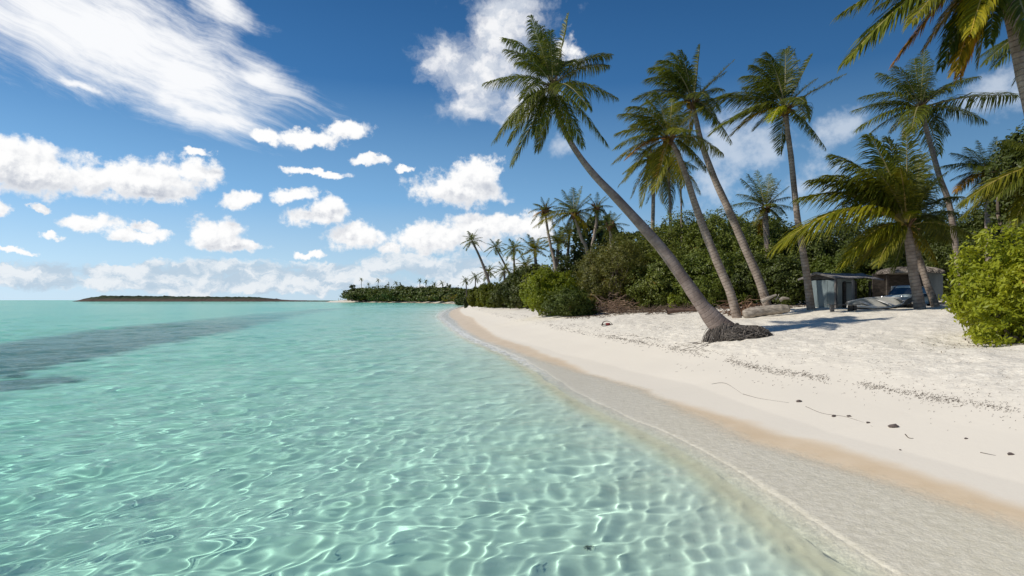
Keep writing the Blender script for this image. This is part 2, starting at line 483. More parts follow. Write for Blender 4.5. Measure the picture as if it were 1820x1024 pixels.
rf = t.n('ShaderNodeBsdfRefraction'); t.set(rf.inputs['Color'], cc.outputs[0]); t.set(rf.inputs['Roughness'], 0.0); t.set(rf.inputs['IOR'], 1.16)
gl = t.n('ShaderNodeBsdfGlossy'); t.set(gl.inputs['Color'], (1, 1, 1)); t.set(gl.inputs['Roughness'], .06); t.link(bp.outputs[0], gl.inputs['Normal'])
fr = t.n('ShaderNodeFresnel'); t.set(fr.inputs['IOR'], 1.33); t.link(bp.outputs[0], fr.inputs['Normal'])
ff = t.math('MINIMUM', t.math('MULTIPLY', fr.outputs[0], .54), .42)
# at the very edge the film is too thin to bend the light; deeper water carries a little suspended sediment
tp_ = t.n('ShaderNodeBsdfTransparent'); t.set(tp_.inputs['Color'], cc.outputs[0])
me = t.n('ShaderNodeMixShader'); t.set(me.inputs[0], t.ss(dpt, .135, .15)); t.link(tp_.outputs[0], me.inputs[1]); t.link(rf.outputs[0], me.inputs[2])
sd_ = t.n('ShaderNodeBsdfDiffuse'); t.set(sd_.inputs[0], (.34, .80, .74))
ms = t.n('ShaderNodeMixShader'); t.set(ms.inputs[0], t.ss(dpt, .2, 1.4, 0, .23)); t.link(me.outputs[0], ms.inputs[1]); t.link(sd_.outputs[0], ms.inputs[2])
mx = t.n('ShaderNodeMixShader'); t.set(mx.inputs[0], ff); t.link(ms.outputs[0], mx.inputs[1]); t.link(gl.outputs[0], mx.inputs[2])
df = t.n('ShaderNodeBsdfDiffuse'); t.set(df.inputs[0], (.86, .86, .83))
fo = t.math('MULTIPLY', t.attr('foam'), t.ss(t.noise(pos, 5, 7, .7), .38, .62))
mf = t.n('ShaderNodeMixShader'); t.set(mf.inputs[0], fo); t.link(mx.outputs[0], mf.inputs[1]); t.link(df.outputs[0], mf.inputs[2])
t.link(mf.outputs[0], o.inputs[0])
water.data.materials.append(m)
water.cycles.is_caustics_caster = True

# ---------------------------------------------------------------- plant materials
def leaf_material(name, dark, light, rough=.45, trans=.35, tcol=None, spec=.5, dry=None):
    m, t, o = material(name)
    r = t.attr('rnd')
    oi = t.n('ShaderNodeObjectInfo')
    c = t.mix(r, dark, light)
    if dry:
        c = t.mix(t.ss(r, .90, .97), c, dry)
    c = t.vm('MULTIPLY', c, oi.outputs['Color'])
    b = t.n('ShaderNodeBsdfPrincipled')
    t.set(b.inputs['Base Color'], c); t.set(b.inputs['Roughness'], rough); t.set(b.inputs['Specular IOR Level'], spec)
    tr = t.n('ShaderNodeBsdfTranslucent')
    t.set(tr.inputs[0], t.vm('MULTIPLY', c, tcol or (1.35, 1.25, .55)))
    mx = t.n('ShaderNodeMixShader'); t.set(mx.inputs[0], trans)
    t.link(b.outputs[0], mx.inputs[1]); t.link(tr.outputs[0], mx.inputs[2])
    t.link(mx.outputs[0], o.inputs[0])
    return m

M_FROND = leaf_material('palm_leaflet', (.055, .075, .009), (.155, .170, .020), .45, .40, spec=.28)
M_RACHIS = leaf_material('palm_midrib', (.20, .17, .07), (.26, .22, .09), .5, .0)
M_LEAF = leaf_material('shrub_leaf', (.030, .046, .009), (.085, .105, .022), .45, .25, spec=.32, dry=(.16, .10, .04))
M_BRIGHT = leaf_material('bright_leaf', (.13, .175, .014), (.27, .30, .025), .45, .4, spec=.3, dry=(.26, .17, .05))
M_TWIG = leaf_material('twig', (.11, .085, .065), (.24, .19, .15), .8, .0, spec=.2)
M_FIBRE = leaf_material('root_fibre', (.05, .042, .036), (.22, .19, .165), .85, .0, spec=.15)

def bark_material(name='palm_bark', ringy=.38, relief=1.0):
    m, t, o = material(name)
    u = t.attr('along'); g = t.attr('flare')
    pos = t.n('ShaderNodeTexCoord').outputs['Object']
    nz = t.noise(pos, 3.2, 6, .65)
    ring = t.math('SINE', t.math('MULTIPLY', t.math('ADD', u, t.math('MULTIPLY', nz, .06)), 48.0))
    groove = t.ss(ring, .55, .98)
    fine = t.noise(t.vm('MULTIPLY', pos, (14, 14, 60)), 1.0, 4, .6)
    c = t.mix(t.ss(nz, .3, .72), (.16, .128, .105), (.30, .255, .22))
    c = t.mix(t.math('MULTIPLY', groove, ringy), c, (.10, .075, .06))
    c = t.mix(t.ss(fine, .5, .8, 0, .45), c, (.13, .10, .08))
    c = t.mix(g, c, (.12, .09, .07))
    c = t.vm('MULTIPLY', c, t.n('ShaderNodeObjectInfo').outputs['Color'])
    b = t.n('ShaderNodeBsdfPrincipled'); t.set(b.inputs['Base Color'], c); t.set(b.inputs['Roughness'], .8); t.set(b.inputs['Specular IOR Level'], .25)
    h = t.math('ADD', t.math('MULTIPLY', groove, -relief), t.math('MULTIPLY', fine, .6))
    bp = t.n('ShaderNodeBump'); t.set(bp.inputs['Height'], h); t.set(bp.inputs['Strength'], .7); t.set(bp.inputs['Distance'], .02)
    t.link(bp.outputs[0], b.inputs['Normal']); t.link(b.outputs[0], o.inputs[0])
    return m
M_BARK = bark_material()
M_BARK_SMOOTH = bark_material('smooth_palm_bark', .14, .35)

def wood_material(name, a, b_, scale=(2, 2, 12), rough=.8):
    m, t, o = material(name)
    pos = t.n('ShaderNodeTexCoord').outputs['Object']
    n = t.noise(t.vm('MULTIPLY', pos, scale), 1.5, 7, .65)
    b = t.n('ShaderNodeBsdfPrincipled'); t.set(b.inputs['Base Color'], t.mix(t.ss(n, .3, .7), a, b_)); t.set(b.inputs['Roughness'], rough)
    t.set(b.inputs['Specular IOR Level'], .25)
    bp = t.n('ShaderNodeBump'); t.set(bp.inputs['Height'], n); t.set(bp.inputs['Strength'], .6); t.set(bp.inputs['Distance'], .03)
    t.link(bp.outputs[0], b.inputs['Normal']); t.link(b.outputs[0], o.inputs[0])
    return m

# ---------------------------------------------------------------- palm builders
UP = np.array([0, 0, 1.0])
WIND = np.array([-1.0, .15, .0])
def unit(v):
    return v / (np.linalg.norm(v, axis=-1, keepdims=True) + 1e-9)

def frond_arrays(p0, p1, p2, n=90, lw=1.15, hang=.5, wind=.15, leaf=.30, rag=.06, seed=0, segs=3, fold=.0):
    """a feather leaf: midrib on the quadratic curve p0 p1 p2, leaflets both sides, drooping"""
    r = np.random.default_rng(seed)
    p0, p1, p2 = (np.asarray(p, float) for p in (p0, p1, p2))
    L = np.linalg.norm(p1 - p0) + np.linalg.norm(p2 - p1)
    # midrib: 4-sided tapered tube
    tt = np.linspace(0, 1, 12)[:, None]
    C = (1 - tt) ** 2 * p0 + 2 * tt * (1 - tt) * p1 + tt ** 2 * p2
    T = unit(2 * (1 - tt) * (p1 - p0) + 2 * tt * (p2 - p1))
    Sd = unit(np.cross(T, UP) + 1e-4); Nn = np.cross(Sd, T)
    rad = L * (.013 * (1 - tt) ** 1.0 + .0018)
    V = np.stack([C + Sd * rad, C + Nn * rad * .7, C - Sd * rad, C - Nn * rad * .7], 1).reshape(-1, 3)
    q = []
    for a in range(11):
        for b in range(4):
            q.append((a * 4 + b, a * 4 + (b + 1) % 4, a * 4 + 4 + (b + 1) % 4, a * 4 + 4 + b))
    rq = np.array(q)
    # leaflets
    t = np.repeat(np.linspace(.13, .995, n), 2)
    sg = np.tile([1., -1.], n)
    t = np.clip(t + r.normal(0, .004, 2 * n), .1, 1)
    keep = r.random(2 * n) > rag
    t, sg = t[keep], sg[keep]; N = len(t)
    tc_ = t[:, None]
    c = (1 - tc_) ** 2 * p0 + 2 * tc_ * (1 - tc_) * p1 + tc_ ** 2 * p2
    tan = unit(2 * (1 - tc_) * (p1 - p0) + 2 * tc_ * (p2 - p1))
    sd = unit(np.cross(tan, UP) + 1e-4)
    nn = np.cross(sd, tan)
    prof = np.interp(t, [0, .13, .3, .55, .8, .95, 1], [.5, .6, 1, 1, .75, .42, .3])
    ln = L * leaf * prof * r.uniform(.8, 1.1, N)
    fwd = np.interp(t, [0, .5, 1], [.35, .65, 1.3])[:, None]
    d = unit(sd * sg[:, None] * 1.0 + tan * fwd + nn * (.28 - fold) + r.normal(0, .07, (N, 3)))
    hg = (hang * r.uniform(.6, 1.4, N))[:, None]
    wd = L * .0105 * lw * r.uniform(.8, 1.2, N)
    pts = [c]; dd = d
    for s_ in range(segs):
        dd = unit(dd - UP * hg * (.35 + .5 * s_) + WIND * wind * (.4 + .5 * s_))
        pts.append(pts[-1] + dd * (ln / segs)[:, None])
    wv = unit(np.cross(d, nn) + r.normal(0, .25, (N, 3)))
    base = len(V)
    prof_w = [.55, 1.0, .75, 0][:segs] + [0] if segs == 3 else [.8, .8, 0]
    rows = []
    for k_, p in enumerate(pts[:-1]):
        hw = (wd * prof_w[k_] * .5)[:, None]
        rows += [p + wv * hw, p - wv * hw]
    rows.append(pts[-1])
    VV = np.stack(rows, 1)
    nv = VV.shape[1]
    o = base + np.arange(N)[:, None] * nv
    quads = [np.concatenate([o + 2 * k_, o + 2 * k_ + 1, o + 2 * k_ + 3, o + 2 * k_ + 2], 1) for k_ in range(segs - 1)]
    tris = np.concatenate([o + 2 * (segs - 1), o + 2 * (segs - 1) + 1, o + 2 * segs], 1)
    rn = r.random(N)
    V = np.vstack([V, VV.reshape(-1, 3)])
    Q = np.vstack([rq] + quads)
    rnd = np.concatenate([np.full(len(rq), .5)] + [rn] * (segs - 1) + [rn])
    mi = np.concatenate([np.ones(len(rq), int), np.zeros(N * segs, int)])
    return V, Q, tris, rnd, mi

def frond(parent, origin, p0, p1, p2, tint=(1, 1, 1), name='frond', **kw):
    V, Q, T, rnd, mi = frond_arrays(p0, p1, p2, **kw)
    o = mesh_np(name, V - np.asarray(origin), [Q, T], (M_FROND, M_RACHIS), parent, midx=mi)
    fattr(o, 'rnd', rnd, 'FACE')
    o.color = (*tint, 1)
    return o

def join_arrays(items):
    V, Q, T, RQ, RT, MQ, MT = [], [], [], [], [], [], []
    off = 0
    for v, q, t, rnd, mi in items:
        V.append(v); Q.append(q + off); T.append(t + off); off += len(v)
        RQ.append(rnd[:len(q)]); RT.append(rnd[len(q):]); MQ.append(mi[:len(q)]); MT.append(mi[len(q):])
    return np.vstack(V), np.vstack(Q), np.vstack(T), np.concatenate(RQ + RT), np.concatenate(MQ + MT)

def tube_arrays(P, rad, sides=14, cap=True):
    P = np.asarray(P, float); rad = np.asarray(rad, float)
    T = unit(np.gradient(P, axis=0))
    ref = np.array([0, 1.0, 0]) if abs(T[:, 1]).max() < .8 else np.array([1.0, 0, 0])
    A = unit(np.cross(T, ref)); B = np.cross(T, A)
    th = np.arange(sides) / sides * 2 * np.pi
    V = P[:, None] + rad[:, None, None] * (A[:, None] * np.cos(th)[None, :, None] + B[:, None] * np.sin(th)[None, :, None])
    n = len(P)
    i = np.arange((n - 1) * sides); a = i // sides; b = i % sides
    Q = np.stack([a * sides + b, a * sides + (b + 1) % sides, (a + 1) * sides + (b + 1) % sides, (a + 1) * sides + b], -1)
    return V.reshape(-1, 3), Q

def trunk(parent, origin, P, rad, flare_m=.0, name='trunk'):
    P = catmull(P, 7)
    k = np.linspace(0, 1, len(P)); rad = np.interp(k, np.linspace(0, 1, len(rad)), rad)
    r = np.random.default_rng(int(abs(P[0, 0]) * 100) % 9999)
    rad = rad * (1 + .03 * np.sin(k * 60 + r.uniform(0, 6)) * r.uniform(.3, 1, len(k)))
    V, Q = tube_arrays(P, rad * .92)
    o = mesh_np(name, V - np.asarray(origin), [Q], (M_BARK,), parent, smooth=True)
    o.color = (1.2, 1.15, 1.1, 1)
    s = np.concatenate([[0], np.cumsum(np.linalg.norm(np.diff(P, axis=0), axis=1))])
    fattr(o, 'along', np.repeat(s, 14))
    fattr(o, 'flare', np.repeat(np.interp(s[-1] - s if P[0, 2] > P[-1, 2] else s, [0, flare_m * .6, flare_m + .01], [1, .8, 0]) if flare_m else s * 0, 14))
    return o

def crown_core(parent, origin, c, size, seed=0, nuts=5):
    """brown fibrous bud and nuts where the fronds meet"""
    r = np.random.default_rng(seed)
    V, F, off = [], [], 0
    for i in range(26):
        d = unit(np.array([r.normal(), r.normal(), r.uniform(-.9, .9)]))
        P = np.array([c - UP * size * .6 + d * size * .12, c + d * size * .35 * np.array([1, 1, .6]), c + d * size * r.uniform(.6, 1.0) + UP * size * .2])
        v, q = tube_arrays(catmull(P, 3), np.linspace(size * .16, size * .03, 7), 5)
        V.append(v); F.append(q + off); off += len(v)
    o = mesh_np('crown_core', np.vstack(V) - np.asarray(origin), [np.vstack(F)], (M_TWIG,), parent, smooth=True)
    fattr(o, 'rnd', r.random(len(np.vstack(F))) * .6, 'FACE'); o.color = (.85, .62, .42, 1)
    for i in range(nuts):
        a = r.uniform(0, 6.28)
        ctr = c + np.array([math.cos(a) * size * .42, math.sin(a) * size * .42, -size * r.uniform(.15, .5)])
        V, F = ball_arrays(ctr, size * .2 * np.array([1, 1, 1.25]), 10, 7)
        n = mesh_np('coconut', V - np.asarray(origin), [F], (M_FROND,), parent, smooth=True)
        fattr(n, 'rnd', np.full(len(F), .8), 'FACE'); n.color = (2.0, 1.2, .9, 1)

def ball_arrays(c, rad, nu=12, nv=8, noise=0, seed=0):
    r = np.random.default_rng(seed)
    u = np.arange(nu) / nu * 2 * np.pi; v = np.linspace(.02, np.pi - .02, nv)
    V = np.stack([np.sin(v)[:, None] * np.cos(u)[None], np.sin(v)[:, None] * np.sin(u)[None], np.cos(v)[:, None] * np.ones(nu)[None]], -1).reshape(-1, 3)
    if noise:
        ph = r.uniform(0, 6.28, 6)
        V = V * (1 + noise * (np.sin(V[:, :1] * 3.1 + ph[0]) * np.sin(V[:, 1:2] * 3.7 + ph[1]) + .6 * np.sin(V[:, 2:] * 6.3 + V[:, :1] * 5 + ph[2])))
    V = np.asarray(c) + V * np.asarray(rad)
    i = np.arange((nv - 1) * nu); a, b = i // nu, i % nu
    return V, np.stack([a * nu + b, (a + 1) * nu + b, (a + 1) * nu + (b + 1) % nu, a * nu + (b + 1) % nu], -1)

def px_path(pts, d, dd=0):
    return np.array([px(x, y, d + (dd * i / max(1, len(pts) - 1))) for i, (x, y) in enumerate(pts)])

def hero_palm(label, d, trunk_px, rad, crown, fronds, cat='palm tree', group=None, flare=.0, tint=(1, 1, 1), core=.32, nuts=5, seed=0, sub=True, n=58, dbase=0, extra=7, **kw):
    """trunk_px: photo path from crown to foot at distance d; fronds: (tip x, tip y, bow, depth offset [, options])"""
    P = px_path(trunk_px, d, dbase)
    foot = P[-1].copy()
    g = gz(foot[0], foot[1])
    P[-1, 2] = g - .1
    root = empty('coconut_palm', (foot[0], foot[1], g), label, cat, group)
    org = np.array(root.location)
    trunk(root, org, P, rad, flare)
    c = np.array(px(crown[0], crown[1], d))
    crown_core(root, org, c, core * d / 18, seed, nuts)
    r = np.random.default_rng(seed + 100)
    tips = np.array([f[:2] for f in fronds]) - np.array(crown)
    Lm = np.median(np.linalg.norm(tips, axis=1)) / FOC * d
    fronds = list(fronds) + ring_fronds(crown, d, extra, Lm, seed + 500, lo=-1.0, hi=1.0, yellow=.2, brown=.12)
    for i, f in enumerate(fronds):
        tx, ty, bow, dy = f[:4]
        opt = dict(kw); opt.update(f[4] if len(f) > 4 else {})
        ft = opt.pop('tint', tint)
        tip = np.array(px(tx, ty, d + dy))
        ch = tip - c; L = np.linalg.norm(ch)
        st = c + unit(ch + UP * bow * L) * .15 * core / .32
        # the midrib leaves the bud steeply, then arches over
        ctrl = c + ch * opt.pop('mid', .42) + UP * bow * L
        o_ = dict(n=int(n * 1.75), hang=.68, leaf=.33, seed=seed * 50 + i)
        o_.update(opt)
        v = r.uniform(.85, 1.15)
        frond(root, org, st, ctrl, tip, tuple(q * v for q in ft), **o_)
    return root

def ring_fronds(c_px, d, k, length, seed=0, lo=-.75, hi=1.25, lean=(0, 0), bowf=.22, yellow=.15, brown=.05, stretch=1.0):
    """fronds all round the bud, as photo-pixel tips with depth, for palms with no traced fronds"""
    r = np.random.default_rng(seed)
    out = []
    for i in range(k):
        a = i * 2.39996 + r.uniform(-.3, .3)
        e = hi + (lo - hi) * ((i + .5) / k) ** .9
        h = math.cos(e); L = length * r.uniform(.85, 1.1)
        dx = math.cos(a) * h * L + lean[0] * L; dy = math.sin(a) * h * L; dz = (math.sin(e) + lean[1]) * L - .10 * L
        s = FOC / (d + dy)
        x = c_px[0] + dx * s * stretch; y = c_px[1] - dz * s
        opt = {}
        if e < -.3:
            q = r.random()
            if q < brown: opt['tint'] = (3.0, 1.35, 1.0)
            elif q < brown + yellow: opt['tint'] = (2.6, 1.75, .8)
        out.append((x, y, bowf * (1.0 if e < .7 else .5) * r.uniform(.7, 1.3), dy, opt))
    return out

def mass_palm(label, d, foot, bend, crown, length, rad, k=16, seed=0, tint=(1, 1, 1), group=None, n=26, lean=(0, 0), parts=False, **kw):
    """palms farther off: trunk and crown as two parts"""
    P = px_path([crown, bend, foot], d)
    g = gz(P[-1][0], P[-1][1])
    P[-1, 2] = min(P[-1, 2], g) - .2 if P[-1, 2] > g else g - .1
    root = empty('coconut_palm', (P[-1][0], P[-1][1], g), label, 'palm tree', group)
    org = np.array(root.location)
    tk = trunk(root, org, P, [rad * .7, rad * .8, rad, rad * 1.35]); tk.color = (*([.75 if d < 120 else .4] * 3), 1)
    c = np.array(px(crown[0], crown[1], d))
    items = []
    for i, f in enumerate(ring_fronds(crown, d, k, length, seed, lean=lean, **kw)):
        tip = np.array(px(f[0], f[1], d + f[3])); ch = tip - c; L = np.linalg.norm(ch)
        items.append(frond_arrays(c, c + ch * .42 + UP * f[2] * L, tip, n=n, seed=seed * 40 + i, lw=2.0 + d / 50, leaf=.30, hang=.6, segs=2, rag=.08))
    V, Q, T, rnd, mi = join_arrays(items)
    o = mesh_np('crown', V - org, [Q, T], (M_FROND, M_RACHIS), root, midx=mi)
    fattr(o, 'rnd', rnd, 'FACE'); o.color = (*tint, 1)
    return root

# ---------------------------------------------------------------- leafy shrubs and trees
def leaf_arrays(C, Nrm, size, r, asp=.55, jit=.7):
    n = len(C)
    nn = unit(Nrm + r.normal(0, jit, (n, 3)))
    a = unit(np.cross(nn, r.normal(0, 1, (n, 3)))); b = np.cross(nn, a)
    s = (size * r.uniform(.6, 1.25, n))[:, None]
    V = np.stack([C - a * s * .5, C + b * s * asp * .5 + nn * s * .06, C + a * s * .5, C - b * s * asp * .5 + nn * s * .06], 1).reshape(-1, 3)
    k = np.arange(n)[:, None] * 4
    return V, np.concatenate([k, k + 1, k + 2, k + 3], 1)

def lobes_points(lobes, n, r, shell=.22, bump=.25, zmin=None):
    """points scattered through the outer layer of overlapping lobes, gathered into clumps"""
    lobes = np.array([(*c, *rd) for c, rd in lobes])
    area = (lobes[:, 3] * lobes[:, 5] + lobes[:, 4] * lobes[:, 5] + lobes[:, 3] * lobes[:, 4])
    P, Nn = [], []
    for l, m in zip(lobes, (n * area / area.sum()).astype(int)):
        m = max(m, 8)
        nc = max(10, m // 26)
        cd = unit(r.normal(0, 1, (nc, 3))); crd = 1 + r.uniform(-shell, .16, nc)
        idx = r.integers(0, nc, m)
        d = unit(cd[idx] + r.normal(0, .9 / math.sqrt(nc) * 1.25, (m, 3)))
        ph = r.uniform(0, 6.28, 3)
        rr = crd[idx] + r.normal(0, .045, m) + bump * .35 * np.sin(d[:, 0] * 5 + ph[0]) * np.sin(d[:, 1] * 5 + ph[1]) + bump * .3 * np.sin(d[:, 2] * 8 + d[:, 0] * 6 + ph[2])
        P.append(l[:3] + d * rr[:, None] * l[3:]); Nn.append(unit(d / l[3:]))
    P, Nn = np.vstack(P), np.vstack(Nn)
    if zmin is not None:
        k = P[:, 2] > zmin
        P, Nn = P[k], Nn[k]
    return P, Nn

def stems_mesh(parent, org, base, tips, r, r0=.05, mat=None, name='stem', n_side=5):
    V, F, off = [], [], 0
    for tp in tips:
        b = base + np.array([r.normal(0, .12), r.normal(0, .12), -.05])
        mid = b * .5 + tp * .5 + r.normal(0, .18, 3) * np.linalg.norm(tp - b) * .4
        v, q = tube_arrays(catmull([b, mid, tp], 4), np.linspace(r0, r0 * .2, 9), n_side)
        V.append(v); F.append(q + off); off += len(v)
    F = np.vstack(F)
    o = mesh_np(name, np.vstack(V) - org, [F], (mat or M_TWIG,), parent, smooth=True)
    fattr(o, 'rnd', r.random(len(F)), 'FACE')
    return o

def shrub(name, label, cat, d, cx, y0, y1, wpx, depth_m, n, leaf, mat, seed, tint=(1, 1, 1), group=None, nl=9, stem='stem', asp=.55, shell=.32, top=None, jit=.55, stems=14, sit=True, spread=1.0):
    """a rounded leafy plant that fills photo columns cx +- wpx/2 and rows y0 (top) to y1 (foot) at distance d"""
    r = np.random.default_rng(seed)
    n = int(n * 3.0)
    k = d / FOC
    X = (cx - CX) * k; Wd = wpx * k; ztop = EYE + (HY - y0) * k
    g = gz(X, d) if sit else EYE + (HY - y1) * k
    H = max(ztop - g, .4)
    root = empty(name, (X, d, g), label, cat, group)
    org = np.array([X, d, g])
    lobes = []
    for i in range(nl):
        u = r.uniform(-1, 1); v_ = r.uniform(-1, .8)
        hmax = H * (1 - .45 * abs(u) ** 2.2) * (1 - .12 * abs(v_))
        if top is not None:
            hmax *= np.interp(u, [-1, 0, 1], top)
        rz = hmax * r.uniform(.26, .44); rx = Wd * r.uniform(.16, .28) * spread; ry = depth_m * r.uniform(.16, .3)
        cz = r.uniform(.25, 1) * (hmax - rz * 1.05) if i % 3 else hmax - rz * 1.05
        lobes.append(((X + u * (Wd / 2 - rx), d + v_ * depth_m / 2, g + max(cz, rz * .6)), (rx, ry, rz)))
    lobes.append(((X, d, g + H * .45), (Wd * .40, depth_m * .40, H * .45)))
    P, Nn = lobes_points(lobes, n, r, shell, zmin=g + .02)
    V, F = leaf_arrays(P, Nn + UP * .35, leaf, r, asp, jit)
    o = mesh_np('foliage', V - org, [F], (mat,), root)
    # clumps share a hue
    hue = .5 + .5 * np.sin(P[:, 0] * 2.1 / max(leaf * 6, .3) + seed) * np.sin(P[:, 2] * 2.3 / max(leaf * 6, .3)) * np.sin(P[:, 1] * 1.7)
    fattr(o, 'rnd', np.clip(.55 * hue + .45 * r.random(len(P)), 0, 1), 'FACE'); o.color = (*tint, 1)
    tips = [np.array(l[0]) + r.normal(0, .3, 3) * np.array(l[1]) for l in lobes for _ in range(max(1, stems // len(lobes)))]
    stems_mesh(root, org, np.array([X, d, g]), tips, r, .02 + H * .012, name=stem)
    return root

# ---------------------------------------------------------------- the palms
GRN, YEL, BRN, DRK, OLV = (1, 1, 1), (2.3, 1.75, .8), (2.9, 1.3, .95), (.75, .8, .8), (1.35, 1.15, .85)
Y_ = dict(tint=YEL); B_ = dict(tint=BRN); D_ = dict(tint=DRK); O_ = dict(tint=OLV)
LEANING = hero_palm('tallest palm leaning far left over the beach from a flared root foot', 18,
    [(983, 158), (988, 190), (1003, 232), (1026, 272), (1056, 311), (1096, 353), (1140, 401), (1180, 447), (1216, 497), (1248, 543), (1272, 572), (1302, 600)],
    [.065, .07, .078, .09, .112, .135, .158, .176, .192, .222, .31, .48], (983, 152),
    [(862, 148, .20, -.3), (880, 250, .20, -.9), (903, 253, .14, .5), (912, 290, .06, -.5), (955, 268, .0, .6), (950, 240, .0, -.8),
     (896, 68, .30, .6, dict(mid=.32)), (898, 88, .26, -.7, dict(mid=.32)), (922, 112, .22, 1.3), (942, 28, .05, -.4), (962, 46, .0, .8), (978, 54, .0, -.6),
     (1010, 24, -.02, .3, dict(mid=.5, hang=.1, leaf=.13, rag=.3)), (1084, 98, .27, .2), (1097, 174, .20, -.4), (1079, 256, .13, -.6), (1037, 260, .08, .7),
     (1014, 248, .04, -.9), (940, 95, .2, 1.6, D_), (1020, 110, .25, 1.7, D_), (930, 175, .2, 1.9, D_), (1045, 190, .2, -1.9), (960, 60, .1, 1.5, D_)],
    flare=.75, extra=2, seed=1, n=64, wind=.10)
for q in LEANING.children:
    if q.name.startswith('trunk'):
        q.data.materials[0] = M_BARK_SMOOTH; q.color = (1.05, .98, 1.0, 1)

hero_palm('middle palm with wind-tossed crown and trunk rising left of the fallen log', 25,
    [(1190, 246), (1205, 275), (1219, 312), (1236, 365), (1256, 420), (1281, 480), (1298, 520), (1311, 551)], [.09, .11, .125, .15, .175, .185, .185, .205], (1190, 246),
    [(1164, 163, .2, -.6), (1150, 176, .2, .8), (1195, 176, .1, 1.2), (1102, 203, .28, -.5), (1095, 238, .26, .6), (1096, 262, .24, -1.2), (1090, 290, .24, .4, O_),
     (1113, 320, .24, -.6, O_), (1140, 345, .20, .9, O_), (1122, 225, .28, 1.6), (1118, 190, .3, -1.4), (1222, 200, .2, 1.0, D_), (1285, 274, .28, .3), (1262, 306, .25, -.6, O_),
     (1215, 330, .15, 1.1, Y_), (1165, 340, .1, -1.3, O_), (1240, 232, .2, -1.2), (1210, 180, .1, -1.2)],
    group=None, seed=2, wind=.35, n=54, tint=(1.25, 1.15, .95))

hero_palm('slim palm with swept-back crown and trunk ending behind the fallen log', 27.5,
    [(1231, 184), (1237, 212), (1247, 255), (1270, 318), (1296, 375), (1324, 440), (1350, 500), (1368, 545)], [.09, .115, .135, .155, .175, .19, .20, .21], (1232, 182),
    [(1244, 80, .0, .2, dict(mid=.55, hang=.3, leaf=.16)), (1306, 106, .03, -.3, dict(leaf=.18)), (1148, 142, .42, -.4), (1157, 122, .45, .6), (1172, 108, .4, -1.0), (1128, 176, .32, .5), (1140, 188, .28, -1.0),
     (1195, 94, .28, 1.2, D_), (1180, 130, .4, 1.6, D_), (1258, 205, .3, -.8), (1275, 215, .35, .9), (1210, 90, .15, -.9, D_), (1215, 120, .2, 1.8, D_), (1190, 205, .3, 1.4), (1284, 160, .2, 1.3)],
    seed=3, wind=.45, n=54, tint=(.95, .95, .9))

hero_palm('upright straight palm standing beside the grey shed', 26,
    [(1397, 203), (1400, 235), (1406, 280), (1411, 330), (1417, 385), (1425, 435), (1434, 490), (1442, 548)], [.09, .11, .12, .125, .135, .145, .155, .185], (1396, 194),
    [(1445, 96, .03, .2, dict(mid=.6, leaf=.2, wind=.7)), (1504, 131, .05, -.3, dict(leaf=.2)), (1336, 116, .36, .5), (1362, 94, .3, -.7), (1396, 88, .2, .9, D_), (1320, 136, .36, -.8), (1345, 150, .4, 1.5, D_),
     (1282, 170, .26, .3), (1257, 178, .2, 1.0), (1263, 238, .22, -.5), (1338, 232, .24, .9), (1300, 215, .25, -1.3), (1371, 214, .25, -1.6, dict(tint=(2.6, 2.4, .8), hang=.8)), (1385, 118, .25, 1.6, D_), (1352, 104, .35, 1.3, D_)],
    seed=4, wind=.5, n=54)

hero_palm('distant slender palm with full round crown above the twin-trunk palms', 31,
    [(1637, 196), (1645, 225), (1656, 265), (1670, 315), (1690, 378), (1712, 440)], [.10, .125, .13, .14, .15, .16], (1636, 193),
    [(1532, 172, .26, -.3), (1560, 130, .26, .6), (1590, 118, .24, -.9), (1642, 92, .0, .4, D_), (1625, 105, .1, 1.4, D_), (1660, 110, .05, -.5), (1735, 137, .18, .3), (1808, 170, .10, .2),
     (1754, 216, .2, -.6), (1686, 238, .15, .8), (1517, 196, .18, .6), (1523, 231, .2, -.6), (1545, 238, .2, .9), (1582, 236, .2, -.5, Y_), (1608, 243, .1, -1.0, dict(tint=(2.8, 1.9, .7))), (1610, 150, .2, 2, D_), (1680, 160, .2, 1.8, D_)],
    seed=5, wind=.2, n=46, extra=4)

hero_palm('low palm with long golden arching fronds beside the skiff', 23.5,
    [(1612, 404), (1615, 425), (1619, 455), (1624, 490), (1630, 520), (1636, 550)], [.14, .165, .175, .185, .20, .23], (1612, 400),
    [(1380, 440, .36, -.6, dict(tint=(1.75, 1.5, .8), hang=.75)), (1420, 352, .30, .5, dict(tint=(1.35, 1.25, .85))), (1466, 312, .28, -.5), (1480, 275, .26, .8), (1545, 240, .2, -.7), (1578, 245, .15, .8), (1612, 238, .05, -.5), (1640, 275, .05, .9),
     (1683, 306, .2, -.5), (1707, 350, .24, .6), (1498, 470, .30, -.9, dict(tint=(2.0, 1.7, .8), hang=.7)), (1523, 474, .26, -.4, dict(tint=(2.1, 1.7, .8), hang=.7)), (1560, 470, .24, -1.3, O_), (1632, 376, .35, -1.2, dict(tint=(2.4, 2.2, .7))), (1500, 330, .3, 1.4, D_),
     (1560, 280, .25, 1.6, D_), (1650, 310, .2, 1.6, D_), (1670, 400, .3, 1.2, D_), (1440, 320, .3, .2), (1600, 300, .2, -1.8, O_), (1650, 440, .3, -.6, O_), (1540, 300, .3, -1.6)],
    seed=6, wind=.3, n=66, extra=1, tint=(1.1, 1.05, .9))

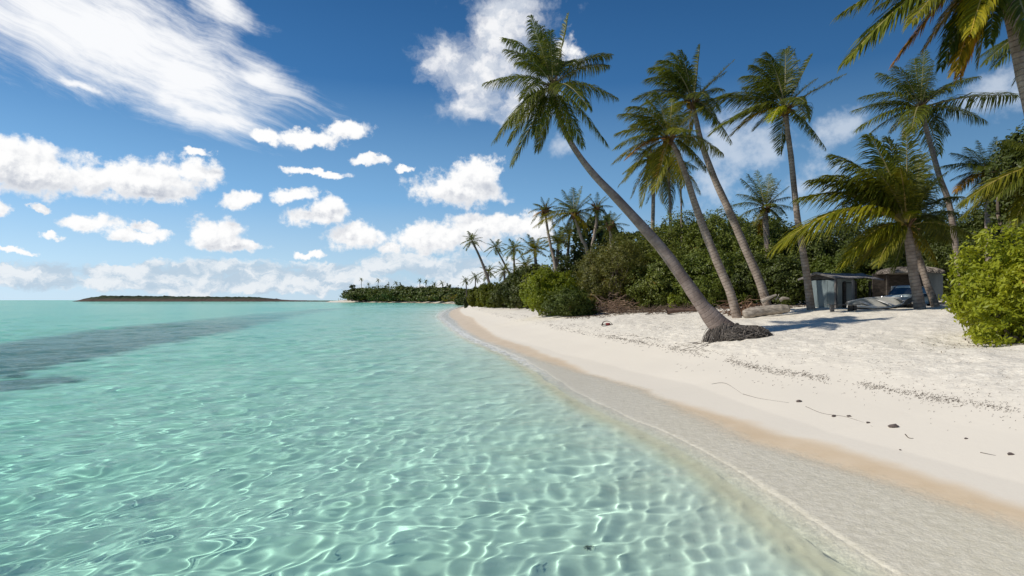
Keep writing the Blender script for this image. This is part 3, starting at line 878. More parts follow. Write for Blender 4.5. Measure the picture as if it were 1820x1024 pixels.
hero_palm('second thinner trunk behind the low palm, leaning right', 25.5,
    [(1618, 412), (1626, 438), (1637, 470), (1648, 505), (1658, 530), (1664, 552)], [.11, .135, .14, .145, .155, .18], (1617, 408),
    [(1700, 380, .3, .5, D_), (1560, 350, .3, .6, D_), (1590, 300, .2, -.3, D_), (1660, 320, .2, .9), (1690, 430, .3, .9, O_), (1540, 420, .3, 1.0, D_), (1630, 290, .1, .7), (1580, 440, .3, .3, O_)],
    seed=7, wind=.3, n=46, nuts=2)

hero_palm('nearest palm at the top right corner, only hanging fronds and trunk top in view', 14,
    [(1774, -70), (1784, -30), (1794, 10), (1806, 65), (1820, 135), (1842, 230), (1870, 340), (1905, 470), (1930, 600)], [.13, .15, .155, .16, .165, .17, .18, .2, .28], (1773, -72),
    [(1492, 26, .16, -.3, dict(tint=(1.3, 1.2, .9))), (1504, 108, .20, -.7, dict(tint=(1.25, 1.2, .9))), (1550, 20, .2, .7), (1588, 112, .18, .4, B_), (1640, 90, .18, 1.0, dict(tint=(1.9, 1.2, .8))), (1673, 120, .1, -.6, D_), (1698, 126, .12, -.8, dict(tint=(2.8, 1.6, .85))), (1706, 135, .1, -.3, B_),
     (1738, 118, .1, .3, O_), (1760, 78, .1, -1.0, D_), (1600, -60, .2, .6), (1540, -90, .2, -.4), (1700, -200, .1, .4), (1840, -190, .1, -.4), (1950, -90, .2, .3), (1960, 20, .25, -.5), (1900, 90, .25, .6), (1850, 120, .2, -1.2), (1620, 40, .2, -1.3, O_), (1725, 60, .1, -1.4, Y_)],
    seed=8, wind=.15, n=84, leaf=.25, extra=0)

hero_palm('dark palm just outside the right edge, two fronds reaching in below the corner', 19,
    [(1868, 60), (1875, 120), (1885, 250), (1900, 400), (1920, 570)], [.12, .14, .15, .16, .22], (1868, 55),
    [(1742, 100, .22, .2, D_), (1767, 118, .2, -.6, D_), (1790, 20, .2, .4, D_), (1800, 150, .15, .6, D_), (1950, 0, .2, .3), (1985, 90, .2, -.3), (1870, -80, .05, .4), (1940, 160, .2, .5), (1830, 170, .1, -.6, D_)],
    seed=9, n=50)

hero_palm('spiky dark palm crown behind the bright foreground shrub', 30,
    [(1757, 314), (1757, 345), (1756, 390), (1757, 440), (1760, 500)], [.11, .14, .15, .16, .2], (1757, 310),
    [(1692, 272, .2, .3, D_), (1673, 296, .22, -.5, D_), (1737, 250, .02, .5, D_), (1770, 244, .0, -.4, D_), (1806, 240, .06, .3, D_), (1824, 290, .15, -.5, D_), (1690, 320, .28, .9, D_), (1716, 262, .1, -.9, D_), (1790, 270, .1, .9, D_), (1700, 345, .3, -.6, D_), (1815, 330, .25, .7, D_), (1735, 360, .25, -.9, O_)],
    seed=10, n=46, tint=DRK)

hero_palm('yellowing palm beyond the right edge with one long frond bent left', 21,
    [(1880, 300), (1884, 360), (1890, 430), (1900, 560)], [.14, .16, .18, .24], (1880, 296),
    [(1708, 362, .20, -.2, dict(tint=(1.7, 1.45, .85))), (1712, 384, .22, .5, dict(tint=(1.4, 1.25, .85))), (1750, 330, .25, .8), (1780, 250, .1, .4), (1840, 200, .05, -.3), (1930, 210, .1, .3), (1990, 280, .2, -.2), (1980, 380, .25, .4), (1800, 400, .25, -.6, O_)],
    seed=11, n=60)

hero_palm('short palm crown poking above the big dark shrub', 38,
    [(1360, 372), (1361, 400), (1364, 440), (1368, 500)], [.16, .18, .2, .22], (1360, 370),
    [(1318, 318, .14, .4), (1345, 304, .02, -.4), (1368, 310, .0, .5), (1388, 320, .05, -.4), (1312, 345, .2, -.6), (1404, 350, .18, .5), (1330, 310, .1, 1.0, D_), (1376, 318, .05, 1.2, D_), (1415, 372, .25, -.5), (1300, 365, .25, .6), (1340, 400, .25, -.9, O_), (1390, 395, .3, -.8, O_)],
    seed=12, n=40, core=.26)

hero_palm('yellow-fronded palm behind the wind-tossed middle palm', 46,
    [(1161, 285), (1161, 320), (1161, 360), (1160, 410), (1158, 480)], [.13, .15, .15, .16, .2], (1161, 282),
    [(1100, 330, .24, .3, O_), (1108, 275, .22, -.5), (1122, 352, .2, .6, Y_), (1140, 366, .12, -.4, O_), (1190, 345, .2, .3), (1200, 300, .2, -.5), (1135, 240, .1, .5), (1165, 226, .0, -.3), (1190, 245, .1, .5), (1178, 360, .12, -.6, Y_), (1115, 305, .24, 1.0, O_)],
    seed=13, n=44)
hero_palm('thin-stemmed palm showing between two leaning trunks', 47,
    [(1188, 290), (1189, 330), (1191, 370), (1193, 420)], [.10, .12, .12, .14], (1188, 288),
    [(1140, 320, .24, .3), (1150, 360, .2, -.4, O_), (1225, 330, .24, .3), (1215, 365, .2, -.5), (1170, 250, .05, .4), (1210, 255, .05, -.4), (1240, 300, .2, .6), (1190, 375, .1, .4)],
    seed=14, n=40, core=.24)
hero_palm('thinnest palm stem behind the big dark shrub, small crown', 49,
    [(1210, 305), (1210, 340), (1211, 380), (1212, 430)], [.07, .08, .08, .1], (1210, 302),
    [(1185, 325, .25, .3), (1235, 325, .25, -.3), (1195, 285, .1, .3), (1225, 285, .1, -.3), (1245, 345, .25, .5, O_), (1182, 350, .2, -.4)],
    seed=15, n=34, core=.2)

G_MID = None
hero_palm('thin upright palm left of the yellow-skirted palm', 56,
    [(969, 377), (972, 400), (978, 435), (986, 470), (992, 492)], [.10, .12, .13, .15, .17], (969, 374),
    [(940, 378, .3, .4), (948, 362, .25, -.5), (962, 350, .05, .3), (976, 352, .05, -.4), (990, 366, .2, .4), (996, 385, .3, -.5), (944, 398, .3, .5), (958, 405, .2, -.5), (985, 402, .25, .5)],
    seed=16, n=34, core=.22, lw=1.3, nuts=2)
hero_palm('palm with a yellow skirt of old fronds in the middle cluster', 54,
    [(1021, 384), (1026, 400), (1034, 425), (1044, 450), (1050, 480)], [.12, .15, .15, .17, .2], (1021, 380),
    [(987, 352, .2, .5), (1000, 338, .12, -.5), (1034, 332, .0, .3), (1018, 334, .0, .9), (1050, 345, .1, -.5), (950, 402, .22, -.3, Y_), (962, 385, .26, .6, O_), (975, 412, .24, -.7, O_), (1000, 420, .15, .4, O_), (1068, 376, .25, .4), (1060, 408, .25, -.5, O_), (985, 370, .25, 1.1), (1044, 420, .15, -.9, O_)],
    seed=17, n=40, core=.24, lw=1.3, nuts=2)
hero_palm('right-hand palm of the middle cluster, spreading dark crown', 58,
    [(1061, 374), (1060, 395), (1056, 420), (1052, 450), (1050, 480)], [.13, .15, .16, .18, .2], (1061, 370),
    [(1078, 347, .1, .4), (1062, 342, .0, -.4), (1048, 350, .1, .4), (1089, 367, .22, -.4), (1086, 392, .28, .5), (1040, 372, .28, -.5), (1042, 398, .28, .4), (1070, 405, .15, -.6)],
    seed=18, n=34, core=.22, lw=1.3, nuts=1, tint=DRK)
hero_palm('low palm tucked between the middle cluster and the big shrub', 52,
    [(1085, 404), (1086, 425), (1088, 460)], [.14, .16, .2], (1085, 402),
    [(1068, 385, .15, .3), (1085, 375, .0, -.3), (1104, 380, .1, .4), (1118, 400, .25, -.4), (1108, 425, .28, .4), (1062, 408, .28, -.4), (1070, 430, .25, .4), (1092, 378, .1, .9), (1095, 432, .2, -.5)],
    seed=19, n=34, core=.22, lw=1.3, nuts=1, tint=DRK)

mass_palm('tallest far palm leaning left over the distant shore', 92, (884, 530), (858, 470), (839, 428), 1.95, .22, k=15, seed=21, lo=-.9, n=24)
mass_palm('far palm with drooping fronds beside the leaning one', 88, (930, 530), (902, 480), (881, 440), 1.75, .17, k=14, seed=22, lo=-.9, n=24, tint=DRK)
mass_palm('far upright palm, right of the drooping one', 84, (914, 530), (914, 480), (913, 443), 1.9, .18, k=16, seed=23, lo=-.9, n=24)
mass_palm('far low palm with bushy crown under the two far palms', 80, (898, 530), (897, 505), (896, 482), 1.7, .18, k=15, seed=24, n=22)
mass_palm('far low palm at the edge of the bright green shrub', 68, (934, 530), (935, 505), (935, 473), 1.7, .18, k=16, seed=25, n=24, tint=OLV)
mass_palm('far dark palm above the yellowish thicket', 98, (868, 530), (868, 510), (868, 484), 1.9, .18, k=15, seed=26, n=22)
mass_palm('fan-shaped palm left of the thin upright palm', 62, (955, 520), (953, 480), (950, 445), 1.9, .2, k=18, seed=27, n=28, tint=OLV, lo=-.4)
mass_palm('fan-shaped palm under the yellow-skirted palm', 60, (985, 520), (990, 470), (992, 432), 1.9, .2, k=18, seed=28, n=28, lo=-.4)
mass_palm('palm with brownish crown behind the middle cluster', 66, (1005, 520), (1008, 470), (1012, 418), 2.0, .2, k=16, seed=29, n=26, tint=OLV)
mass_palm('small dark palm where the far thicket meets the headland', 150, (830, 530), (829, 515), (828, 500), 1.7, .18, k=13, seed=30, n=16, tint=DRK)
mass_palm('small far palm right of the one by the headland', 140, (846, 530), (845, 515), (845, 494), 1.9, .18, k=13, seed=31, n=16, tint=DRK)
mass_palm('far palm half sunk in the thicket, left of the bright shrub', 72, (918, 530), (920, 510), (922, 488), 1.6, .18, k=15, seed=32, n=24, tint=DRK)

# ---------------------------------------------------------------- shrubs and trees
BR = dict(leaf=.17, mat=M_BRIGHT)
shrub('shrub', 'bright yellow-green shrub at the left end of the beach thicket', 'shrub', 40, 978, 468, 557, 112, 3.6, 9000, .16, M_BRIGHT, 41, tint=(.95, .95, .8))
shrub('shrub', 'low dark green shrub in front of the bright left shrub', 'shrub', 36.5, 1012, 508, 559, 100, 2.4, 6500, .12, M_LEAF, 42, tint=(1.5, 1.5, 1.1))
r_ = shrub('shrub', 'grey-brown half-bare shrub of dry twigs', 'shrub', 39, 1088, 418, 552, 150, 4.0, 12000, .11, M_LEAF, 43, tint=(2.3, 1.7, 1.5), shell=.3, stems=70)
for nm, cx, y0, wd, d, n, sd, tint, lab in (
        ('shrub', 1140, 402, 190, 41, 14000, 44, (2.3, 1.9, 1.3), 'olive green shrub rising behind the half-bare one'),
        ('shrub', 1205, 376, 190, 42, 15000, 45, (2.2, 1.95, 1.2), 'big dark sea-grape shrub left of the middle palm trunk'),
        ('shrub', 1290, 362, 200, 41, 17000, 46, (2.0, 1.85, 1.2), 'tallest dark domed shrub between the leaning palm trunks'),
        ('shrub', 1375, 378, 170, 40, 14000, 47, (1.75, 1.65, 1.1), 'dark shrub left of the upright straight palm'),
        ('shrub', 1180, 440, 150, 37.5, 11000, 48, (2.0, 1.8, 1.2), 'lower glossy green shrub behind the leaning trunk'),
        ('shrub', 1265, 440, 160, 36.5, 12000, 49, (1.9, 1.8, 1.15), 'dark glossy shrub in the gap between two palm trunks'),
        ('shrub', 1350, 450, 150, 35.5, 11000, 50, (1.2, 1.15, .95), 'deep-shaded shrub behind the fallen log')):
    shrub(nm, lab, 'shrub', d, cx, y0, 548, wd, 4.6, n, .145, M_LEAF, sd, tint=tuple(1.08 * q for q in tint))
for cx, y0, wd, d, n, sd, tint, lab in (
        (1445, 385, 150, 38, 11000, 51, (1.4, 1.35, 1.0), 'dark broadleaf tree right behind the grey shed'),
        (1520, 380, 150, 39, 11000, 52, (1.05, 1.05, .9), 'darkest broadleaf tree behind the porch of the shed'),
        (1600, 365, 170, 40, 12000, 53, (1.1, 1.1, .9), 'dark tree behind the twin palm trunks'),
        (1690, 350, 170, 38, 13000, 54, (1.3, 1.25, 1.0), 'dark tree above the thatched hut'),
        (1790, 340, 190, 36, 13000, 55, (1.3, 1.25, 1.0), 'dark tree at the right edge behind the bright shrub'),
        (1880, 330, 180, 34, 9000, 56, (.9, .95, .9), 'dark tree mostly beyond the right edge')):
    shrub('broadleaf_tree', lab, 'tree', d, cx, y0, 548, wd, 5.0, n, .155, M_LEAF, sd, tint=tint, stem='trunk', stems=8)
shrub('shrub', 'small lighter green shrub growing above the shed roof', 'shrub', 33.5, 1478, 448, 545, 90, 2.4, 5000, .13, M_LEAF, 57, tint=(1.7, 1.7, 1.1))
shrub('shrub', 'shaded shrub between the shed and the thatched hut', 'shrub', 35, 1560, 452, 545, 90, 2.5, 5500, .15, M_LEAF, 58, tint=(1.15, 1.15, .95))
shrub('shrub', 'small low bright sprig under the dark shrubs', 'shrub', 35, 1196, 518, 548, 22, .7, 260, .14, M_BRIGHT, 59, nl=4)
shrub('broadleaf_tree', 'leafy branch tree at the right edge under the corner fronds', 'tree', 24, 1835, 170, 548, 120, 3, 7000, .18, M_LEAF, 60, tint=(1.1, 1.1, .9), stem='trunk', stems=8)
# the near shrub on the right
shrub('shrub', 'large bright yellow-green shrub nearest the camera at the right edge', 'shrub', 13.2, 1800, 392, 604, 250, 2.3, 12500, .12, M_BRIGHT, 61, asp=.42, nl=16, shell=.28, jit=.8, stems=60, tint=(1.4, 1.3, 1.05), top=(.62, .85, 1.0))
# thickets on the way to the headland
for cx, y0, wd, d, n, leaf, sd, tint, mat, lab in (
        (905, 490, 70, 70, 5000, .24, 62, (1.3, 1.2, .9), M_LEAF, 'dark thicket shrub under the far palms'),
        (950, 462, 90, 62, 6000, .24, 63, (1.2, 1.1, .8), M_LEAF, 'thicket shrub behind the bright left shrub'),
        (1010, 430, 110, 60, 7000, .24, 64, (1.0, 1.0, .8), M_LEAF, 'tall dark thicket behind the middle palm cluster'),
        (1080, 415, 110, 54, 7000, .22, 65, (1.0, 1.0, .8), M_LEAF, 'dark shrub below the low middle palm'),
        (868, 500, 52, 84, 4200, .26, 66, (.62, .60, .6), M_BRIGHT, 'yellowish thicket shrub beside the leaning far palm'),
        (890, 506, 52, 76, 4200, .24, 67, (.5, .52, .6), M_BRIGHT, 'olive thicket shrub beneath the drooping far palm'),
        (846, 508, 36, 110, 2600, .34, 68, (.55, .52, .5), M_BRIGHT, 'farthest yellowish shrub before the headland'),
        (838, 513, 26, 170, 2000, .5, 71, (.5, .5, .5), M_BRIGHT, 'olive shrub between the dark bush and the headland trees'),
        (822, 515, 30, 235, 2200, .7, 72, (1.5, 1.4, 1.2), M_LEAF, 'low dark shrub where the headland trees end'),
        (920, 478, 60, 66, 4200, .24, 69, (1.0, 1.0, .8), M_LEAF, 'dark upright thicket left of the bright shrub')):
    shrub('shrub', lab, 'shrub', d, cx, y0, 545, wd, wd * d / FOC * .6, n, leaf, mat, sd, tint=tint)
shrub('shrub', 'lone dark rounded bush at the turn of the shoreline', 'shrub', 118, 828, 526, 541, 11, 1.0, 500, .3, M_LEAF, 70, tint=(.7, .75, .8), nl=4)

# ---------------------------------------------------------------- headland: trees of the far shore
hd = np.random.default_rng(90)
heads = [(636, 512, 34), (660, 508, 44), (690, 507, 50), (722, 508, 52), (752, 509, 48), (780, 508, 46), (806, 510, 44), (825, 512, 36)]
for i, (cx, y0, wd) in enumerate(heads):
    d = 560 - i * 26
    nm = ('leftmost rounded', 'second', 'third', 'fourth', 'fifth', 'sixth', 'seventh', 'last')[i]
    shrub('broadleaf_tree', '%s clump of dark trees on the headland, counted from the open sea' % nm, 'tree', d, cx, y0 + hd.uniform(-2, 2), 534, wd * 1.9, 26, 2200, 2.0, M_LEAF, 91 + i,
          tint=(1.5, 1.45, 1.35), nl=7, stem='trunk', stems=7, group='tree clumps on the headland')
for i, cx in enumerate((642, 655, 672, 689, 704, 713, 731, 746, 757, 772, 786, 799, 812)):
    d = 610 - i * 18 + hd.uniform(-12, 12)
    y0 = hd.uniform(497, 509)
    k = d / FOC
    X = (cx - CX) * k; g = gz(X, d); top = EYE + (HY - y0) * k
    if hd.random() < .45:
        mass_palm('tiny palm on the headland skyline', d, (cx, 533), (cx + hd.uniform(-1, 1), 520), (cx, y0), hd.uniform(2.4, 3.2), .35, k=11, seed=120 + i, n=9, tint=(1.1, 1.15, 1.2), group='palms on the headland skyline')
        continue
    root = empty('casuarina_tree', (X, d, g), 'ragged pointed tree on the headland skyline', 'tree', 'pointed trees on the headland skyline')
    org = np.array([X, d, g]); H = top - g
    lb = [((X + hd.normal(0, H * .07), d + hd.normal(0, 1), g + H * z_), (H * w_ * hd.uniform(.6, 1.3), H * w_, H * .10)) for z_, w_ in ((.5, .16), (.62, .15), (.72, .12), (.82, .09), (.93, .05))]
    P, Nn = lobes_points(lb, 420, hd, .4); n = len(P)
    V, F = leaf_arrays(P, Nn, 1.2, hd, .4)
    o = mesh_np('crown', V - org, [F], (M_LEAF,), root); fattr(o, 'rnd', hd.random(n), 'FACE'); o.color = (1.3, 1.3, 1.35, 1)
    v, q = tube_arrays([[X, d, g - .2], [X, d, g + H * .5], [X, d, g + H * .97]], [.35, .25, .05], 6)
    o = mesh_np('trunk', v - org, [q], (M_TWIG,), root); fattr(o, 'rnd', np.full(len(q), .4), 'FACE')
# the lone tree on the point
d = 545; k = d / FOC
X, g = (624 - CX) * k, 1.0
root = empty('lone_tree', (X, d, g), 'lone flat-topped tree on the tip of the headland', 'tree'); org = np.array([X, d, g])
lob = [((X + a * k, d + b, EYE + (HY - y) * k), (w_ * k, 4, h_ * k)) for a, b, y, w_, h_ in ((2, 0, 509, 6, 3.2), (-4, 1, 520, 7, 2.4), (4, -1, 515, 6, 3), (-7, 0, 523, 4, 1.8), (7, 1, 521, 5, 2.6))]
P, Nn = lobes_points(lob, 900, hd, .4)
V, F = leaf_arrays(P, Nn, 1.3, hd)
o = mesh_np('crown', V - org, [F], (M_LEAF,), root); fattr(o, 'rnd', hd.random(len(P)), 'FACE'); o.color = (1.0, 1.05, 1.15, 1)
o = stems_mesh(root, org, np.array([X + 1, d, g]), [np.array(l[0]) for l in lob], hd, .5, name='trunk')
# low dry scrub along the far beach
n = 2600
u = hd.random(n)
sx_ = np.interp(u, [0, .3, .6, 1], [-160, -98, -52, -16.5]); sy_ = np.interp(u, [0, .3, .6, 1], [572, 505, 412, 275])
P = np.stack([sx_ + hd.normal(6, 4, n), sy_ + hd.normal(8, 5, n), hd.uniform(1.5, 5.0, n)], -1)
V, F = leaf_arrays(P, np.tile(np.array([[-.4, -.6, .5]]), (n, 1)), 1.7, hd, .5)
o = mesh_np('scrub', V, [F], (M_BRIGHT,)); fattr(o, 'rnd', hd.random(n), 'FACE'); o.color = (.62, .48, .55, 1)
tag(o, kind='stuff')
# the low island out at sea
ix = np.linspace(0, 1, 220); iy = np.linspace(-1, 1, 14)
D0 = 900
top = np.interp(ix, [0, .01, .04, .08, .2, .5, .8, .9, .95, 1], [0, 3.5, 6.5, 8.2, 8.0, 7.2, 6.4, 3.6, 1.7, 1.4])
PX = np.interp(ix, [0, .92, 1], [158, 500, 640])
X = ((PX - CX) / FOC * D0)[:, None] + 0 * iy[None]; Y = D0 + 40 * iy[None] + 0 * X
Z = top[:, None] * np.clip(1 - np.abs(iy[None]) ** 2.5, 0, 1) * (1 + .10 * vnoise(X, Y, .25, 55) + .10 * vnoise(X, Y, .9, 56)) - .4
V = np.stack([X, Y, Z], -1).reshape(-1, 3)
i = np.arange(219 * 13); a, b = i // 13, i % 13
o = mesh_np('island', V, [np.stack([a * 14 + b, (a + 1) * 14 + b, (a + 1) * 14 + b + 1, a * 14 + b + 1], -1)], smooth=False)
m, t, oo = material('island_scrub')
pos = t.n('ShaderNodeNewGeometry').outputs['Position']
nn = t.noise(pos, .18, 6, .7)
sz_ = t.n('ShaderNodeSeparateXYZ'); t.set(sz_.inputs[0], pos)
c = t.mix(t.ss(t.math('ADD', sz_.outputs[2], t.math('MULTIPLY', nn, 5)), 4.5, 8), t.mix(nn, (.05, .035, .028), (.17, .12, .095)), t.mix(nn, (.035, .05, .025), (.075, .085, .045)))
b = t.n('ShaderNodeBsdfPrincipled'); t.set(b.inputs['Base Color'], c); t.set(b.inputs['Roughness'], .9); t.set(b.inputs['Specular IOR Level'], .1); t.link(b.outputs[0], oo.inputs[0])
o.data.materials.append(m); tag(o, kind='structure')

# the wood behind the beach, one dark mass seen in the gaps
n = 30000
u = hd.random(n); wx = np.interp(u, [0, 1], [6, 70]); hh = hd.random(n) ** .7
tp = 7.5 + 1.2 * vnoise(wx, wx * 0, .5, 77) + .7 * vnoise(wx, wx * 0, 1.7, 78)
P = np.stack([wx, 60 + .15 * (wx - 6) + 2.2 * vnoise(wx, hh * 6, .8, 79) + hd.normal(0, .5, n) + 3 * hh, 1.8 + hh * tp], -1)
V, F = leaf_arrays(P, np.tile(np.array([[0, -.7, .6]]), (n, 1)), .55, hd, .6)
o = mesh_np('woods', V, [F], (M_LEAF,)); fattr(o, 'rnd', .5 * hd.random(n) + .25 + .25 * vnoise(P[:, 0], P[:, 2], 1.5, 80), 'FACE'); o.color = (.85, .9, .9, 1)
tag(o, kind='stuff')

# fallen leaves on the sand along the foot of the shrubs
n = 5200
lx = hd.uniform(3.0, 24, n); ly = np.interp(lx, [3, 6, 9, 14, 24], [35.2, 35.4, 33.2, 31.5, 30]) + hd.normal(0, 1.1, n)
lx[:500] = hd.normal(10.4, .9, 500); ly[:500] = hd.normal(12.9, .5, 500)
lz = land(lx, ly)[0] + hd.uniform(.006, .03, n)
V, F = leaf_arrays(np.stack([lx, ly, lz], -1), np.tile(np.array([[0, 0, 1.0]]), (n, 1)), np.where(np.arange(n) < 500, .05, .11), hd, .5, .3)
o = mesh_np('leaf_litter', V, [F], (M_TWIG,)); fattr(o, 'rnd', hd.random(n), 'FACE'); o.color = (.8, .72, .62, 1)
tag(o, kind='stuff')

# ---------------------------------------------------------------- roots of the leaning palm
def strands(specs, r, sides=4):
    V, F, off = [], [], 0
    for P, rad in specs:
        P = catmull(P, 4)
        v, q = tube_arrays(P, np.linspace(rad, rad * .35, len(P)), sides)
        V.append(v); F.append(q + off); off += len(v)
    return np.vstack(V), np.vstack(F)

rr = np.random.default_rng(300)
org = np.array(LEANING.location)
mc = on_ground(1338, 603)
mc = np.array([mc.x, 17.7, gz(mc.x, 17.7)])
V, F = ball_arrays(mc + np.array([0, 0, -.05]), (.68, .5, .33), 28, 16, .12, 5)
o = mesh_np('root_mat', V - org, [F], (M_FIBRE,), LEANING, smooth=True)
fattr(o, 'rnd', rr.random(len(F)) * .3, 'FACE')
sp = []
for i in range(900):                                   # fibres lying over the mat
    a = rr.uniform(0, 6.28); e = rr.uniform(.0, 1.3)
    d0 = np.array([math.cos(a) * math.cos(e), math.sin(a) * math.cos(e), math.sin(e)])
    a2 = a + rr.normal(0, .45); e2 = e - rr.uniform(.15, .6)
    d1 = np.array([math.cos(a2) * math.cos(e2), math.sin(a2) * math.cos(e2), math.sin(e2)])
    k_ = rr.uniform(.98, 1.1)
    f_ = lambda q, s_: mc + np.array([0, 0, -.05]) + q * np.array([.68, .5, .33]) * s_
    sp.append(([f_(d0, k_), f_(unit(d0 + d1), k_ + rr.uniform(.0, .14)), f_(d1, k_ - .02)], rr.uniform(.006, .015)))
ft = np.array(px(1284, 582, 18.0))
for i in range(260):                                   # roots hanging from the flare to the sand
    a = rr.uniform(2.6, 6.6)
    q0 = ft + np.array([math.cos(a) * .34 + .08, math.sin(a) * .34, rr.uniform(-.12, .16)])
    q2 = ft + np.array([math.cos(a) * rr.uniform(.36, .6), math.sin(a) * rr.uniform(.4, .6), 0])
    q2[2] = gz(q2[0], q2[1]) - .01
    sp.append(([q0, (q0 + q2) / 2 + np.array([math.cos(a), math.sin(a), .6]) * .05, q2], rr.uniform(.006, .014)))
for i in range(22):                                    # thin roots running out over the sand
    a = rr.normal(3.35, .35); L = rr.uniform(.4, 1.25)
    Q = [ft + np.array([math.cos(a) * .35, math.sin(a) * .3 - .1, -.1])]
    p = Q[0].copy()
    for j in range(5):
        a += rr.normal(0, .22)
        p = p + np.array([math.cos(a), math.sin(a), 0]) * L / 5
        p[2] = gz(p[0], p[1]) + rr.uniform(-.004, .014)
        Q.append(p.copy())
    sp.append((Q, rr.uniform(.005, .011)))
V, F = strands(sp, rr)
o = mesh_np('roots', V - org, [F], (M_FIBRE,), LEANING, smooth=True)
fattr(o, 'rnd', np.repeat(rr.random(len(sp)), [(len(catmull(P, 4)) - 1) * 4 for P, _ in sp]), 'FACE')

# ---------------------------------------------------------------- simple solid helper
import bmesh
def solid(name, parent, org, boxes, mat, bevel=.012, smooth=False):
    """boxes: (centre, size, rotation matrix or z angle) joined into one mesh"""
    bm = bmesh.new()
    for c, s, rot in boxes:
        g = bmesh.ops.create_cube(bm, size=1.0)
        vs = g['verts']
        M = rot if isinstance(rot, Matrix) else Matrix.Rotation(rot, 4, 'Z')
        for v in vs:
            v.co = M @ Vector((v.co.x * s[0], v.co.y * s[1], v.co.z * s[2])) + Vector(c) - Vector(org)
        if bevel:
            es = list({e for v in vs for e in v.link_edges})
            bmesh.ops.bevel(bm, geom=es, offset=min(bevel, min(s) * .3), segments=1, affect='EDGES')
    m = bpy.data.meshes.new(name); bm.to_mesh(m); bm.free()
    m.materials.append(mat)
    o = bpy.data.objects.new(name, m); COL.objects.link(o)
    if parent is not None:
        o.parent = parent
    return o

M_GREYWOOD = wood_material('weathered_wood', (.10, .09, .085), (.23, .21, .195), (1.5, 1.5, .5))
M_DARKWOOD = wood_material('dark_wood', (.045, .038, .032), (.11, .09, .075), (2, 2, 8))
M_BLUEWALL = wood_material('faded_blue_boards', (.085, .11, .118), (.17, .205, .21), (1.2, 1.2, .5))
M_PALEWALL = wood_material('faded_pale_boards', (.24, .25, .23), (.38, .38, .34), (1.2, 1.2, .5))
M_IRON = wood_material('weathered_roof_sheet', (.13, .12, .115), (.30, .28, .27), (3, .6, 1))
M_THATCH = wood_material('palm_thatch', (.09, .08, .065), (.32, .29, .245), (2, 2, 14))
M_CREAM = wood_material('cream_board', (.52, .49, .40), (.62, .59, .50), (1, 1, .5))

# ---------------------------------------------------------------- the fallen log
d = 24.6
a, b = np.array(px(1322, 541, d)), np.array(px(1402, 535, d))
for q in (a, b):
    q[2] = gz(q[0], q[1]) + .16
b[2] += .07
root = empty('fallen_log', ((a + b) / 2)[:2].tolist() + [gz(*((a + b) / 2)[:2])], 'fallen fibrous palm log with a split stump end lying on the sand', 'log')
org = np.array(root.location)
lr = np.random.default_rng(310)
P = np.array([a, a * .7 + b * .3 + UP * .03, a * .35 + b * .65 + UP * .04, b])
V, F = tube_arrays(catmull(P, 8), .20 + .008 * np.sin(np.arange(25) * 1.7) + np.interp(np.arange(25), [0, 3, 20, 24], [-.05, .02, 0, -.07]), 18)
V = V + .010 * np.stack([vnoise(V[:, 0], V[:, 2], 9, 1), vnoise(V[:, 0], V[:, 1], 9, 2), vnoise(V[:, 1], V[:, 0], 9, 3)], -1)
nv = len(V); V = np.vstack([V, a - unit(b - a) * .02, b + unit(b - a) * .02])
capT = np.array([(nv, (i + 1) % 18, i) for i in range(18)] + [(nv + 1, nv - 18 + i, nv - 18 + (i + 1) % 18) for i in range(18)])
M_LOG = wood_material('log_fibre', (.19, .155, .125), (.46, .40, .33), (3, 8, 8))
mesh_np('log_body', V - org, [F, capT], (M_LOG,), root, smooth=True)
st = np.array(px(1372, 531, d))
sp = [([st + np.array([-.42, 0, -.12]), st + np.array([-.1, -.05, .05]), st + np.array([.16, -.03, .15])], .10), ([st + np.array([.15, .02, -.05]), st + np.array([.22, -.03, .08]), st + np.array([.27, -.02, .17])], .035),
      ([st + np.array([.3, .02, -.05]), st + np.array([.45, -.03, .02]), st + np.array([.66, -.04, .0])], .09)]
V, F = strands(sp, lr, 10)
mesh_np('stump_pieces', V - org, [F], (M_LOG,), root, smooth=True)

# ---------------------------------------------------------------- dead branches under the shrubs
def brush_pile(label, cx, y, d, w_, h_, n, seed, tint, rad=.012):
    r = np.random.default_rng(seed)
    c = np.array(px(cx, y, d)); c[2] = gz(c[0], c[1])
    sp = []
    for i in range(n):
        p = c + np.array([r.normal(0, w_ / 2.2), r.normal(0, w_ / 5), abs(r.normal(0, h_ / 2))])
        a_, e_ = r.uniform(0, 6.28), r.normal(.1, .35)
        L = r.uniform(.25, 1.0)
        v_ = np.array([math.cos(a_) * math.cos(e_), .4 * math.sin(a_), math.sin(e_)]) * L / 2
        p[2] = max(p[2], c[2] + .03)
        sp.append(([p - v_, p + r.normal(0, .05, 3), p + v_], rad * r.uniform(.5, 1.6)))
    V, F = strands(sp, r)
    o = mesh_np('brush_pile', V - c, [F], (M_TWIG,), smooth=True)
    o.location = c; o.color = (*tint, 1)
    fattr(o, 'rnd', np.repeat(r.random(n), [8 * 4] * n), 'FACE')
    return tag(o, label, 'brush pile')
brush_pile('heap of rusty brown dead fronds behind the left end of the fallen log', 1322, 540, 26.5, .9, .5, 260, 320, (1.15, .85, .68), .016)
brush_pile('reddish dead branches on the sand left of the leaning trunk', 1210, 546, 32, 2.3, .30, 240, 321, (.75, .66, .6), .016)
brush_pile('brown litter of twigs under the half-bare shrub', 1150, 546, 34, 2.0, .22, 160, 322, (.8, .7, .62), .014)
brush_pile('tangle of bare grey-brown branches at the foot of the half-bare shrub', 1090, 530, 36.8, 1.5, .9, 330, 323, (1.7, 1.45, 1.3), .013)
